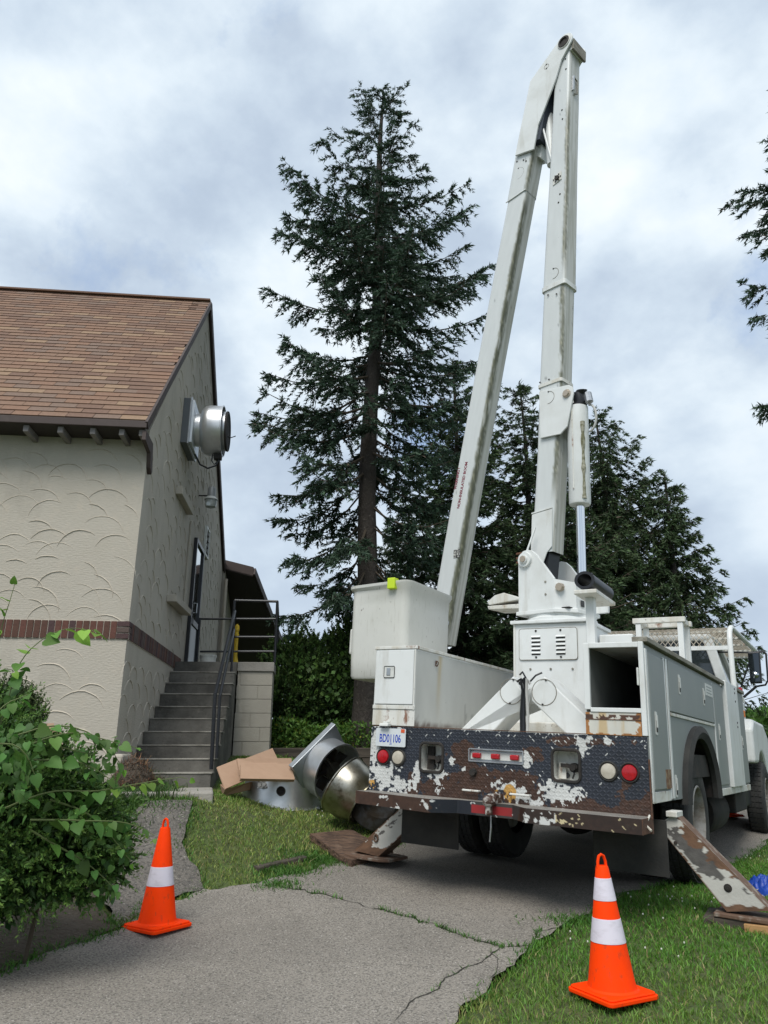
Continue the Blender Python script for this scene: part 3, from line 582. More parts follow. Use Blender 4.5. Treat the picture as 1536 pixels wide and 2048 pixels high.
# slab at the foot of the steps, debris pile
def footslab():
    m = MB(); P = [bw(-.1, -.50, 0), bw(1.12, -.50, 0), bw(1.0, .45, 0), bw(-.1, .45, 0)]
    top = [(p[0], p[1], -.385) for p in P]; m.add(top + [(a, b, -.75) for a, b, _ in top], [(0, 1, 2, 3), (7, 6, 5, 4), (0, 4, 5, 1), (1, 5, 6, 2), (2, 6, 7, 3), (3, 7, 4, 0)])
    tag(m.build('pavement_slab', CONCL, bevel=.02), kind='structure')
footslab()
def debris():
    c = bw(.22, -.02, -.36); n = 1500; r = np.random.default_rng(2); a = r.uniform(0, 2 * np.pi, n); q = np.sqrt(r.random(n)); x = c[0] + q * np.cos(a) * .26; y = c[1] + q * np.sin(a) * .26; z = -.36 + (1 - q ** 1.6) * .34 * r.uniform(.55, 1, n)
    d = r.normal(0, 1, (n, 3)); d[:, 2] *= .5; d /= np.linalg.norm(d, axis=1)[:, None]; L = r.uniform(.05, .14, n)[:, None]; s = np.cross(d, [0, 0, 1.]); s /= np.linalg.norm(s, axis=1)[:, None] + 1e-6; w = .0035
    P = np.c_[x, y, z]; V = np.stack([P - s * w, P + s * w, P + d * L + s * w * .5, P + d * L - s * w * .5], 1).reshape(-1, 3); i = np.arange(n)[:, None] * 4 + np.arange(4)[None]
    o = mesh_np('debris_pile', V, i, NEEDLE); m = MB(); m.lathe([(.26, -.02), (.2, .14), (.1, .25), (.001, .3)], (c[0], c[1], -.37), n=12)
    tag(o, 'heap of brown dead needles and twigs at the foot of the steps', 'debris', kind='thing'); b = m.build('core', DIRT, o)
debris()
# ------------------------------------------------------------------ bucket truck
TK = empty('bucket_truck', (0, 0, 0), 'old white bucket truck with rusty navy tailgate and its folded boom raised', 'truck')
TK.matrix_world = Matrix([[*TR[0], TT[0]], [*TR[1], TT[1]], [*TR[2], TT[2]], [0, 0, 0, 1]])
def TP(u, v, ax, val): return tuple(float(a) for a in tl(u, v, ax, val))
C_WH, C_NV, C_RU, C_RD = np.array([.58, .59, .57]), np.array([.015, .019, .028]), np.array([.048, .023, .014]), np.array([.035, .018, .012])
TREAD = mat('tread_plate_paint', (1, 1, 1), .5, attr=True, grime=(30, (.06, .05, .04), .60, .72, .45))
LEGM = mat('scraped_leg_paint', (1, 1, 1), .65, attr=True, bump=(60, .25, .01))
BOOMM = mat('boom_paint', (1, 1, 1), .42, attr=True, grime=(30, (.16, .14, .10), .68, .74, .5))
def ell(x, z, L):
    r = np.full(x.shape, -9.0)
    for cx, cz, rx, rz in L: r = np.maximum(r, 1 - np.sqrt(((x - cx) / rx) ** 2 + ((z - cz) / rz) ** 2))
    return r
def loz(x, z, p=.026):
    """raised lozenges of tread plate: height 0..1 and the id of the cell"""
    i = np.floor(x / p); j = np.floor(z / p); fx = x / p - i - .5; fz = z / p - j - .5; s = np.where((i + j) % 2 == 0, 1, -1)
    a = (fx + s * fz) * .707; b = (fx - s * fz) * .707
    return np.clip(1 - (a / .60) ** 2 - (b / .17) ** 2, 0, 1) ** .5, _lat(i.astype(np.int64), j.astype(np.int64), 77)
def platecol(x, z, hl, idc):
    n = fbm(x * 9, z * 9, 3, 5); nf = fbm(x * 38, z * 38, 8, 4)
    rust = ell(x, z, [(-.45, -.24, .42, .16), (-.15, -.16, .30, .12), (.15, -.12, .2, .08), (.75, -.29, .55, .10), (.28, -.22, .3, .09), (-.30, .06, .12, .12), (.30, .09, .10, .06), (1.1, -.25, .2, .12), (.65, .2, .35, .035), (1.05, -.05, .05, .1)])
    white = ell(x, z, [(-1.16, .12, .08, .16), (-1.03, -.16, .19, .11), (-.88, -.22, .10, .07), (-.72, -.12, .035, .10), (-.73, -.2, .03, .05), (-.53, -.11, .09, .05), (-.52, -.17, .035, .08), (-.38, .0, .04, .03), (-.28, -.06, .02, .02), (.27, .04, .035, .075), (.10, -.17, .12, .05), (.2, -.22, .1, .06), (.53, -.17, .16, .065),
                         (.43, -.21, .08, .05), (.71, .17, .055, .085), (.76, .22, .03, .04), (.33, -.27, .05, .03), (-.95, .23, .1, .03), (.9, .21, .03, .02)])
    w = (white * 1.1 + (n - .5) * 1.6 + (nf - .5) * 2.6 - .12 * hl) > .20
    r = (rust * .9 + (n - .5) * 1.5 + (nf - .5) * .7) > .13
    dens = np.clip(.03 + .30 * sstep(.15, .24, z) + .35 * np.clip(white + .45, 0, 1) + .06 * np.exp(-((x - .3) / .4) ** 2), 0, .7)
    chip = (hl > .45) & (idc < dens * .6) & (nf > .42)
    c = C_NV[None] * (.7 + .7 * n[:, None]) + hl[:, None] * np.array([.018, .020, .025])
    rc = C_RU * (.5 + 1.1 * nf[:, None]); c = np.where(r[:, None], rc, c); wc = C_WH * (.75 + .35 * n[:, None]); c = np.where((w | chip)[:, None], wc, c)
    ye = ell(x, z, [(.13, -.21, .06, .06), (-.01, -.21, .06, .03), (-1.16, -.24, .04, .04)]); yy = (ye + (n - .5) * 1.6) > .1
    return np.where((yy & w)[:, None], np.array([.48, .27, .07]) * (.6 + .7 * nf[:, None]), c)
def rr(cx, cz, hx, hz, r, n=6):
    out = []
    for sx, sz, a0 in ((1, 1, 0), (-1, 1, 90), (-1, -1, 180), (1, -1, 270)):
        for k in range(n + 1):
            a = math.radians(a0 + 90 * k / n); out.append((cx + sx * (hx - r) + r * math.cos(a), cz + sz * (hz - r) + r * math.sin(a)))
    return out
HOLES = [(-.582, .018, .108, .115, .04), (.586, .022, .108, .115, .04), (.004, .058, .235, .048, .008)]
def tail():
    st = .0042; xs = np.arange(-1.2, 1.2001, st); zs = np.arange(-.285, .2551, st); X, Z = np.meshgrid(xs, zs, indexing='ij'); x, z = X.ravel(), Z.ravel()
    h, idc = loz(x, z); Y = -.008 - h * .0028 + (fbm(x * 2, z * 2, 40) - .5) * .006
    f = grid_faces(len(xs), len(zs)); cx, cz = x[f].mean(1), z[f].mean(1); keep = np.ones(len(f), bool)
    for hx, hz, a, b, r in HOLES: keep &= ~inpoly(cx, cz, rr(hx, hz, a, b, r))
    o = mesh_np('tailgate_plate', np.c_[x, Y, z], f[keep][:, ::-1], TREAD, TK, col=platecol(x, z, h, idc), smooth=True)
    o['label'] = 'navy diamond tread plate with rust and peeled white patches'
    m = MB(); m.box(-1.2, 1.2, .0, .03, .256, .262); m.build('plate_edge', RUST, TK)
    for i, (hx, hz, a, b, r) in enumerate(HOLES):
        P = rr(hx, hz, a, b, r); m = MB(); n = len(P); V = [(p[0], -.014, p[1]) for p in P] + [(p[0], .11 if i < 2 else .03, p[1]) for p in P]
        m.add(V, [(j, (j + 1) % n, n + (j + 1) % n, n + j) for j in range(n)] + [list(range(n, 2 * n))]); rc = m.build('recess', mat('recess_paint', (.62, .62, .58), .7, var=(9, (.14, .11, .09), .52, .7, .8)) if i < 2 else ZINC, TK)
        MB().tube([(p[0], -.012, p[1]) for p in P], .012 if i < 2 else .006, 6, closed=True).build('rim', DARK if i < 2 else ZINC, rc, smooth=True)
        if i < 2:
            MB().box(hx - .085, hx - .02 if i == 0 else hx - .03, .075, .1, hz - .10, hz + .09 if i == 0 else hz + .02).build('bracket', WHITED if i else DARK, rc)
            MB().lathe([(.001, 0), (.035, 0), (.035, -.05), (.022, -.055), (.022, -.075), (.001, -.075)], (hx + .035, .109, hz - .015), (0, 1, 0), 14).build('socket', DARK, rc, smooth=True)
            MB().lathe([(.001, 0), (.02, 0), (.02, -.03), (.001, -.03)], (hx - .03, .109, hz - .075), (0, 1, 0), 12).build('plug', BLACK, rc)
            MB().tube([(hx + .03, .07, hz - .03), (hx + .05, .03, hz - .06), (hx + .03, .05, hz - .09)], .008, 6).build('wire', BLACK, rc)
            MB().beam((hx - .06, .05, hz), (hx + .07, .05, hz - .005), .02, .028).build('bar', DARK, rc)
    # red marker lamps in the middle bar
    for k in (-1, 0, 1):
        MB().box(k * .165 - .036, k * .165 + .036, -.02, .028, .036, .076).build('marker_lamp', REDL, TK, bevel=.008)
    MB().box(-.228, .232, .012, .028, .028, .085).build('lamp_bar', WPLAST, TK)
    # round lamps
    for sx in (-1, 1):
        for xx, mt, nm in ((1.06, REDL, 'tail_light'), (.907, CLEARL, 'reversing_light')):
            o = MB().lathe([(.001, -.034), (.03, -.033), (.052, -.028), (.056, -.016), (.056, .0)], (sx * xx, 0, 0), (0, 1, 0), 28).build(nm, mt, TK, smooth=True)
            MB().lathe([(.055, -.014), (.066, -.024), (.074, -.014), (.076, .0)], (sx * xx, 0, 0), (0, 1, 0), 28).build('grommet', BLACKR, o, smooth=True)
    # number plate
    pl = MB(); P = rr(-1.133 + .1525, .2396 - .076, .1525, .076, .01, 3); pl.prism(P, lambda a, b, c: (a, c, b), -.036, -.030); plate = pl.build('licence_plate', mat('plate_white', (.62, .66, .68), .4, var=(9, (.5, .54, .56), .4, .7, .6)), TK)
    bl = mat('plate_blue', (.02, .06, .42), .5); text('plate_number', 'BD01106', bl, plate, basis((-.985, -.0365, .152), (1, 0, 0), (0, 0, 1), (0, -1, 0)), .094, .0012, 'CENTER', .62, .0012)
    text('plate_year', '20', bl, plate, basis((-.978, -.0365, .110), (1, 0, 0), (0, 0, 1), (0, -1, 0)), .026, .0005, 'CENTER')
    MB().box(-.875, -.838, -.039, -.036, .207, .236).build('tag_sticker', mat('tag_orange', (.62, .10, .03), .5), plate)
    MB().obox((-1.035, -.048, .268), (.045, 0, 0), (0, .03, 0), (0, .004, .013)).build('plate_lamp', WPLAST, TK, bevel=.006)
    MB().obox((-1.035, -.03, .285), (.022, 0, 0), (0, .022, 0), (0, 0, .012)).build('lamp_base', WPLAST, TK, bevel=.004)
    # bumper step: tread top, plain faces, bent in at the hitch
    pts = [(-1.2, -.20), (-.42, -.34), (-.26, -.14), (.20, -.13), (.37, -.31), (1.2, -.30)]; q = []
    for a, b in zip(pts[:-1], pts[1:]):
        k = max(2, int(math.dist(a, b) / .008)); q += [(a[0] + (b[0] - a[0]) * t / k, a[1] + (b[1] - a[1]) * t / k) for t in range(k)]
    q = np.array(q + [pts[-1]]); zt, zb = -.285, -.385
    def face(name, P0, P1, n, colf):
        t = np.linspace(0, 1, n)[None, :, None]; V = (P0[:, None] * (1 - t) + P1[:, None] * t).reshape(-1, 3); cc = colf(V); return mesh_np(name, V, grid_faces(len(P0), n), TREAD, TK, col=cc)
    T0 = np.c_[q, np.full(len(q), zt)]; B0 = np.c_[q, np.full(len(q), zb)]; R0 = np.c_[q[:, 0], np.full(len(q), -.002), np.full(len(q), zt)]
    def cface(V):
        x, z = V[:, 0], V[:, 2]; n = fbm(x * 8, z * 8, 60, 5); nf = fbm(x * 40, z * 40, 61, 4); h, idc = loz(x, z)
        c = C_RU * (.6 + .9 * nf[:, None]) * np.where(x[:, None] > .3, .5, 1.0) + .004
        nv = (ell(x, z, [(-.2, -.33, .22, .2)]) + (n - .5)) > .05; c = np.where(nv[:, None], C_NV * .8, c); gr = (ell(x, z, [(.1, -.33, .22, .2)]) + (n - .5) * .5) > .1; c = np.where(gr[:, None], np.array([.04, .04, .038]), c)
        w = ell(x, z, [(.385, -.34, .03, .06), (.62, -.35, .16, .035), (.5, -.37, .12, .02), (-.45, -.33, .05, .06), (-.72, -.39, .1, .02), (-.9, -.31, .05, .015)])
        ww = ((w + (n - .5) * 1.6 + (nf - .5) * 3.0) > .42) | ((idc < .06) & (h > .5)); wc = np.where((x > .6)[:, None], np.array([.55, .47, .28]), C_WH); c = np.where(ww[:, None], wc, c)
        rd = (abs(x - .03) < .17) & (z < -.31) & (z > -.37); return np.where(rd[:, None], np.array([.26, .018, .02]) * (.7 + .5 * n[:, None]), c)
    def ctop(V):
        x, y = V[:, 0], V[:, 1]; n = fbm(x * 7, y * 7, 70, 5); h, idc = loz(x, y); c = np.array([.20, .185, .165]) * (.55 + .9 * n[:, None]) + h[:, None] * .08
        return np.where(((idc < .12) & (h > .4))[:, None], np.array([.4, .38, .35]), c)
    bp_ = face('bumper_step', T0, B0, 24, cface); face('tread_top', R0, T0, 24, ctop).parent = bp_
    Rb = R0.copy(); Rb[:, 2] = zb; V = np.concatenate([B0, Rb]); face('underside', B0, Rb, 2, lambda V: np.tile(C_RD, (len(V), 1))).parent = bp_
    for sx, y in ((-1.2, -.20), (1.2, -.30)): MB().box(sx - .003, sx + .003, y, 0, zb, zt - .001).build('end_plate', RUST, bp_)
    MB().box(.36, .378, -.30, -.13, zb + .002, zt - .002).build('gusset', DARK, bp_)
    m = MB(); m.box(-1.195, 1.195, -.004, .05, -.40, -.29); m.build('tail_beam', RUST, TK)
    # hitch and small hardware
    m = MB(); m.lathe([(.001, .05), (.03, .045), (.045, .02), (.048, -.02), (.03, -.045), (.001, -.05)], (.035, -.20, -.27), (.2, 1, .1), 12); m.box(.0, .07, -.16, -.01, -.30, -.22); m.tube([(.035, -.2, -.3), (.035, -.2, -.37)], .03, 8)
    m.build('pintle_hitch', mat('flaky_hitch', (.42, .40, .37), .7, var=(22, (.06, .03, .02), .40, .5, 1), bump=(60, .6, .01)), TK, bevel=.01)
    MB().tube([(.035, -.16, -.36), (.04, -.17, -.46), (.03, -.17, -.56)], .006, 5).build('chain', ZINC, TK)
    MB().lathe([(.001, -.03), (.028, -.03), (.034, .0)], (-.19, -.008, -.075), (0, 1, 0), 8).build('socket_plug', DARK, TK)
    for x0, x1, z in ((-.27, -.13, -.215), (.14, .30, -.215)): MB().tube([(x0, -.01, z), (x0, -.04, z), (x1, -.04, z), (x1, -.01, z)], .008, 6).build('grab_loop', WHITED, TK)
    MB().tube([(1.205, -.10, -.27), (1.19, -.16, -.33), (1.235, -.2, -.36)], .008, 5).build('bent_strip', WHITED, TK); MB().obox((1.205, -.02, -.1), (.004, 0, 0), (0, .012, 0), (0, 0, .2)).build('corner_edge', RUST, TK)
tail()

def body():
    def bx(name, m, *a, bevel=.004, parent=None, label=None): return MB().box(*a).build(name, m, parent or TK, bevel=bevel, label=label)
    # left side box
    b = MB(); b.box(-1.2, -.766, .0, 5.3, .262, .935); b.box(-1.2, -.766, .012, 1.05, -.22, .2615); b.box(-1.2, -.766, 2.9, 5.3, -.22, .2615); lb = b.build('left_side_box', WHITE, TK, bevel=.006)
    bx('lid_rim', WHITED, -1.21, -.755, -.012, 5.3, .935, .962); 
    ld = bx('rear_door', WHITE, -1.182, -.785, -.016, -.002, .448, .925); 
    m = MB(); P = rr(-1.035, .73, .055, .05, .008, 3); m.prism(P, lambda a, c, d: (a, d, c), -.020, -.0165); m.build('latch_plate', WPLAST, ld)
    MB().tube([(a, -.021, c) for a, c in P], .003, 5, closed=True).build('latch_seam', DARK, ld)
    bx('latch_paddle', ZINC, -1.062, -1.022, -.026, -.0205, .70, .765, bevel=.003, parent=ld)
    bx('hinge', WHITED, -.782, -.768, -.014, -.003, .40, .93, bevel=.004, parent=lb)
    bx('sill_strip', WHITED, -1.2, -.764, -.014, -.001, .405, .440); bx('left_corner_panel', WHITED, -1.2, -.764, -.006, -.0005, .264, .402)
    bx('tie_ring', RUST, -.763, -.755, .35, .37, .84, .87); MB().tube([(-.752 + .004 * math.cos(a), .36 + .022 * math.sin(a), .84 + .022 * math.cos(a)) for a in np.linspace(0, 6.28, 12)[:-1]], .005, 5, closed=True).build('ring', RUST, TK)
    # inner wall stain panel
    st = .03; ys = np.arange(.0, 5.3, st); zs = np.arange(.2, .934, st); Y, Z = np.meshgrid(ys, zs, indexing='ij'); y, z = Y.ravel(), Z.ravel(); n = fbm(y * 5, z * 2, 5, 5); nf = fbm(y * 20, z * 20, 6)
    c = np.array([.50, .505, .475]) * (.8 + .35 * n[:, None]); yl = np.exp(-((y - .44 - (n - .5) * .08) / .03) ** 2) * sstep(.25, .9, z); c = c * (1 - .65 * yl[:, None]) + np.array([.42, .30, .10]) * .65 * yl[:, None]
    ru = sstep(.33, .27, z + (nf - .5) * .12) * sstep(1.6, .0, y); c = c * (1 - ru[:, None]) + C_RU * 1.5 * ru[:, None]; s2 = (fbm(y * 14, z * 2.5, 12) > .66)[:, None] & (z < .6)[:, None]; c = np.where(s2, c * .7, c)
    mesh_np('inner_wall', np.c_[np.full(len(y), -.7655), y, z], grid_faces(len(ys), len(zs)), BOOMM, TK, col=c)
    # deck
    bx('deck', WHITED, -.7655, .75, .03, 5.3, .16, .20); bx('deck_front', DARK, -1.15, 1.15, 5.31, 5.36, -.1, .9)
    # right side box: walls round an open compartment
    AR = lambda a, b, n=20: [(1.94 - a * math.cos(t), -.25 + b * math.sin(t)) for t in np.linspace(0, math.pi, n)]
    side = [(.0, -.195), (1.12, -.205)] + AR(.78, .60) + [(2.76, -.22), (5.33, -.245), (5.33, .93), (.0, .93)]
    MB().prism(side, lambda a, b, c: (c, a, b), 1.18, 1.2).build('side_skin', GREYP, TK)
    tp = MB(); tp.box(.75, 1.185, .0, 5.3, .92, .945); tp.build('box_top', WHITED, TK, bevel=.003)
    IN = mat('compartment_paint', (.20, .21, .20), .8, var=(4, (.13, .13, .12), .4, .7, .6))
    MB().box(.75, .77, .02, 5.3, .2, .919).build('box_inner_wall', IN, TK); MB().box(.7705, 1.179, .02, 3.4, .41, .428).build('box_floor', IN, TK); MB().box(.7705, 1.179, 2.6, 2.62, .43, .919).build('box_end', IN, TK)
    MB().box(.77, 1.179, .02, 1.02, -.2, .26).build('lower_box', GREYP, TK); MB().box(.77, 1.179, 2.95, 5.3, -.22, .4).build('front_box', DARK, TK)
    MB().box(-1.15, 1.179, .14, 5.3, -.05, .15).build('subframe', DARK, TK)
    # rear frame of the open compartment
    fr = MB(); fr.box(.745, .79, -.012, .02, .44, .945); fr.box(1.165, 1.203, -.014, .02, .26, .946); fr.box(.79, 1.165, -.012, .02, .905, .945); fr.box(.79, 1.165, -.014, .02, .422, .455); fr.build('open_box_frame', WHITE, TK, bevel=.004)
    MB().box(1.150, 1.164, -.03, .02, .62, .75).build('door_catch', WPLAST, TK, bevel=.004)
    # rusty panel below the opening
    xs = np.arange(.748, 1.166, .006); zs = np.arange(.258, .4221, .006); X, Z = np.meshgrid(xs, zs, indexing='ij'); x, z = X.ravel(), Z.ravel(); n = fbm(x * 12, z * 6, 15, 5); nf = fbm(x * 30, z * 30, 16)
    c = np.array([.60, .59, .53]) * (.85 + .25 * n[:, None]); yw = sstep(.42, .62, fbm(x * 16, z * 2.2, 18))[:, None] * .7; c = c * (1 - yw) + np.array([.50, .33, .12]) * yw
    e = sstep(.06, .0, x - .748 + (nf - .5) * .05) + sstep(.08, .0, 1.166 - x + (nf - .5) * .08) + sstep(.018, .0, z - .258 + (nf - .5) * .03); c = np.where((e > .55)[:, None], np.array([.36, .16, .05]) * (.5 + nf[:, None]), c)
    r = (sstep(.368, .374, z) * sstep(.408, .402, z) * ((n + nf) > .86)); c = np.where((r > .5)[:, None], C_RU * (.6 + 1.2 * nf[:, None]) * 1.3, c)
    mesh_np('rusted_panel', np.c_[x, np.full(len(x), -.006), z], grid_faces(len(xs), len(zs))[:, ::-1], BOOMM, TK, col=c); MB().box(.745, 1.166, -.010, .0, .366, .372).build('drip_edge', RUST, TK)
    # side doors, trims, latches
    def door(y0, y1, z0, z1, m=GREYP, x=1.2, t=.016, nm='side_door'): return MB().box(x + .0005, x + t, y0, y1, z0, z1).build(nm, m, TK, bevel=.005)
    d1 = door(.075, .60, -.11, .875); d2 = door(.77, 2.94, .48, .895); d3 = door(3.0, 3.62, -.14, .90); d4 = door(4.68, 5.33, -.155, .955); pw_ = door(3.69, 4.60, -.17, .995, WHITE, 1.2, .05, 'white_bulkhead_panel')
    for a in ((.02, .07, -.19, .9), (.615, .655, -.19, .9), (.70, .755, -.19, .9), (.755, 2.99, .445, .472), (2.948, 2.985, -.2, .9)): MB().box(1.2005, 1.212, *a).build('trim_strip', WHITE if a[1] - a[0] < .1 else WHITED, TK, bevel=.004)
    MB().box(1.2005, 1.204, .658, .698, -.19, .9).build('door_gap', DARK, TK)
    MB().box(1.2005, 1.215, 2.88, 5.33, -.245, -.175).build('front_skirt', WHITED, TK, bevel=.003); MB().box(1.2005, 1.21, .02, .615, -.20, -.125).build('rear_skirt', WHITED, TK, bevel=.003)
    rs = MB().box(1.2165, 1.219, .44, .61, -.11, .03).build('rust_stain', mat('rust_weep', (.15, .065, .028), .8, var=(14, (.30, .24, .15), .45, .6, .9)), TK)
    for d, y, z in ((d1, .215, .36), (d2, 1.18, .73), (d2, 2.36, .71), (d3, 3.16, .40), (d4, 4.9, .33), (d1, .86, -.10)):
        x = 1.2165 if d is not TK and y != .86 else 1.2005
        P = rr(y, z, .032, .085, .01, 3); la = MB().prism(P, lambda a, b, c: (c, a, b), x, x + .004).build('latch', WPLAST, d, bevel=.001)
        MB().box(x + .0045, x + .006, y - .02, y + .02, z - .065, z + .02).build('latch_slot', DARK, la); MB().box(x + .0065, x + .012, y - .016, y + .018, z - .03, z + .06).build('paddle', WPLAST, la)
    MB().box(1.2165, 1.2185, 2.48, 2.90, .74, .86).build('sticker', WPLAST, d2)
    for k in range(3): MB().box(1.2187, 1.2192, 2.55, 2.85, .765 + k * .03, .775 + k * .03).build('sticker_line', GREYP, d2)
    # top rail of tread plate
    MB().box(1.12, 1.235, .0, 3.69, .9455, .985).build('top_rail', mat('dirty_rail', (.27, .26, .22), .8, var=((20, 3, 20), (.14, .12, .09), .4, .65, .9), grime=(30, (.06, .045, .03), .6, .7, .7)), TK, bevel=.005)
    MB().box(1.05, 1.24, 4.60, 5.36, .9605, 1.0).build('front_rail', MATS['dirty_rail'], TK, bevel=.005)
    MB().lathe([(.001, .05), (.03, .04), (.035, 0)], (1.2, 5.30, 1.0), (0, 0, 1), 12).build('marker_lamp', REDL, TK)
    for z in (.95, .9, .8, .55, .5): MB().lathe([(.001, .008), (.012, .006), (.012, 0)], (1.2505, 4.35, z), (1, 0, 0), 8).build('bolt', DARK, pw_)
    # wheel arch flare
    o = AR(.86, .66, 26); i = AR(.70, .55, 26); m = MB(); n = 26; prof = []
    for k in range(n):
        for (p, x) in ((i[k], 1.19), (i[k], 1.235), (((i[k][0] + o[k][0]) / 2, (i[k][1] + o[k][1]) / 2), 1.265), (o[k], 1.245), (o[k], 1.19)): m.v.append((x, p[0], p[1]))
    for k in range(n - 1):
        for j in range(4): m.f.append([k * 5 + j, k * 5 + j + 1, k * 5 + j + 6, k * 5 + j + 5])
    m.build('wheel_arch', BLACKR, TK, smooth=True)
    m = MB(); L = AR(.72, .57, 16)
    for a, b in zip(L[:-1], L[1:]): m.add([(.5, a[0], a[1]), (1.19, a[0], a[1]), (1.19, b[0], b[1]), (.5, b[0], b[1])], [(0, 1, 2, 3)])
    m.build('wheel_well', DARK, TK)
    # ladder rest over the right box
    Y0, Y1 = 1.60, 1.90; x0, x1, zt = .80, 1.185, 1.345
    for y in (Y0, Y1):
        for x in (x0, x1): MB().box(x - .025, x + .025, y - .02, y + .02, .946, zt).build('rack_post', WHITE, TK, bevel=.003)
        MB().box(x0 - .05, x1 + .05, y - .03, y + .03, zt + .001, zt + .05).build('rack_bar', WHITED, TK, bevel=.003)
    for x in (x0, x1): MB().box(x - .03, x + .03, Y0 + .031, Y1 - .031, zt + .001, zt + .045).build('rack_tie', WHITED, TK)
body()

def running_gear():
    def wheel(x, s, y, z=-.42, R=.52, W=.26, dish=.16, front=False):
        # s: +1 faces +X
        t = MB(); t.lathe([(.29, -.10), (.33, -.125), (.43, -.13), (.495, -.115), (R - .004, -.09), (R, -.05), (R, .05), (R - .004, .09), (.495, .115), (.43, .13), (.33, .125), (.29, .10)], (x - s * W / 2, y, z), (s, 0, 0), 40)
        w = t.build('wheel', TYRE, TK, smooth=True)
        g = MB()
        for k in range(44):
            a = 2 * math.pi * k / 44
            for q in (-.075, -.028, .028, .075): g.obox((x - s * W / 2 + q, y + (R + .002) * math.cos(a), z + (R + .002) * math.sin(a)), (.019, 0, 0), np.array([0, -math.sin(a), math.cos(a)]) * .028, np.array([0, math.cos(a), math.sin(a)]) * .006)
        g.build('tread', TYRE, w)
        r = MB(); r.lathe([(.30, .118), (.285, .125), (.27, .10), (.262, .0), (.24, -dish + .1), (.16, -dish + .09), (.12, -dish + .06), (.001, -dish + .06)], (x - s * W / 2, y, z), (s, 0, 0), 32)
        r.build('rim', mat('wheel_rim', (.30, .29, .27), .6, var=(9, (.12, .085, .05), .4, .65, .9)), w, smooth=True)
        h = MB(); h.lathe([(.085, -dish), (.085, .02), (.06, .05), (.001, .05)], (x - s * W / 2, y, z), (s, 0, 0), 20)
        for k in range(8): a = math.pi * k / 4; h.disc((x - s * (W / 2) + s * (-dish + .09), y + .135 * math.cos(a), z + .135 * math.sin(a)), (s, 0, 0), .018, .03, 6)
        h.build('hub', MATS['wheel_rim'], w)
    for x, s in ((1.17, 1), (.86, 1), (-1.17, -1), (-.86, -1)): wheel(x, s, 1.97)
    yf = 7.2
    wheel(1.22, 1, yf, dish=.02); wheel(-1.22, -1, yf, dish=.02)
    for s in (-1, 1): MB().box(s * .43 - .04, s * .43 + .04, .1, yf + 1.6, -.36, -.10).build('frame_rail', DARK, TK)
    m = MB(); m.tube([(-1, 1.97, -.42), (1, 1.97, -.42)], .09, 12); m.lathe([(.001, -.2), (.15, -.17), (.24, -.05), (.24, .06), (.15, .17), (.001, .2)], (0, 1.97, -.42), (0, 1, 0), 20); m.build('rear_axle', DARK, TK, smooth=True)
    MB().tube([(-1, yf, -.45), (1, yf, -.45)], .06, 10).build('front_axle', DARK, TK)
    MB().tube([(0, 2.2, -.36), (0, 5.5, -.25)], .05, 10).build('drive_shaft', DARK, TK); MB().box(-.35, .35, .3, .5, -.3, -.15).build('cross_member', DARK, TK)
    MB().lathe([(.001, 0), (.24, 0), (.26, .03), (.26, 1.0), (.24, 1.03), (.001, 1.03)], (.80, 3.5, -.46), (0, 1, 0), 20).build('fuel_tank', DARK, TK, smooth=True)
    MB().box(.6, 1.12, 4.6, 5.6, -.5, -.15).build('battery_box', DARK, TK, bevel=.02)
    MB().box(.70, 1.06, 5.62, 6.55, -.50, .03).build('cab_step', BLACK, TK, bevel=.03); MB().box(-1.12, -.6, 3.6, 5.6, -.5, -.15).build('air_tank', DARK, TK, bevel=.03)
    for (a, b) in (((803, 1600), (917, 1700)), ((1187, 1600), (1340, 1756))):
        p, q = TP(*a, 1, .27), TP(*b, 1, .27); x0 = TP(a[0], 1677, 1, .27)[0]; MB().box(x0, q[0], .262, .275, q[2], -.32).build('mud_flap', BLACKR, TK, bevel=.003)
running_gear()

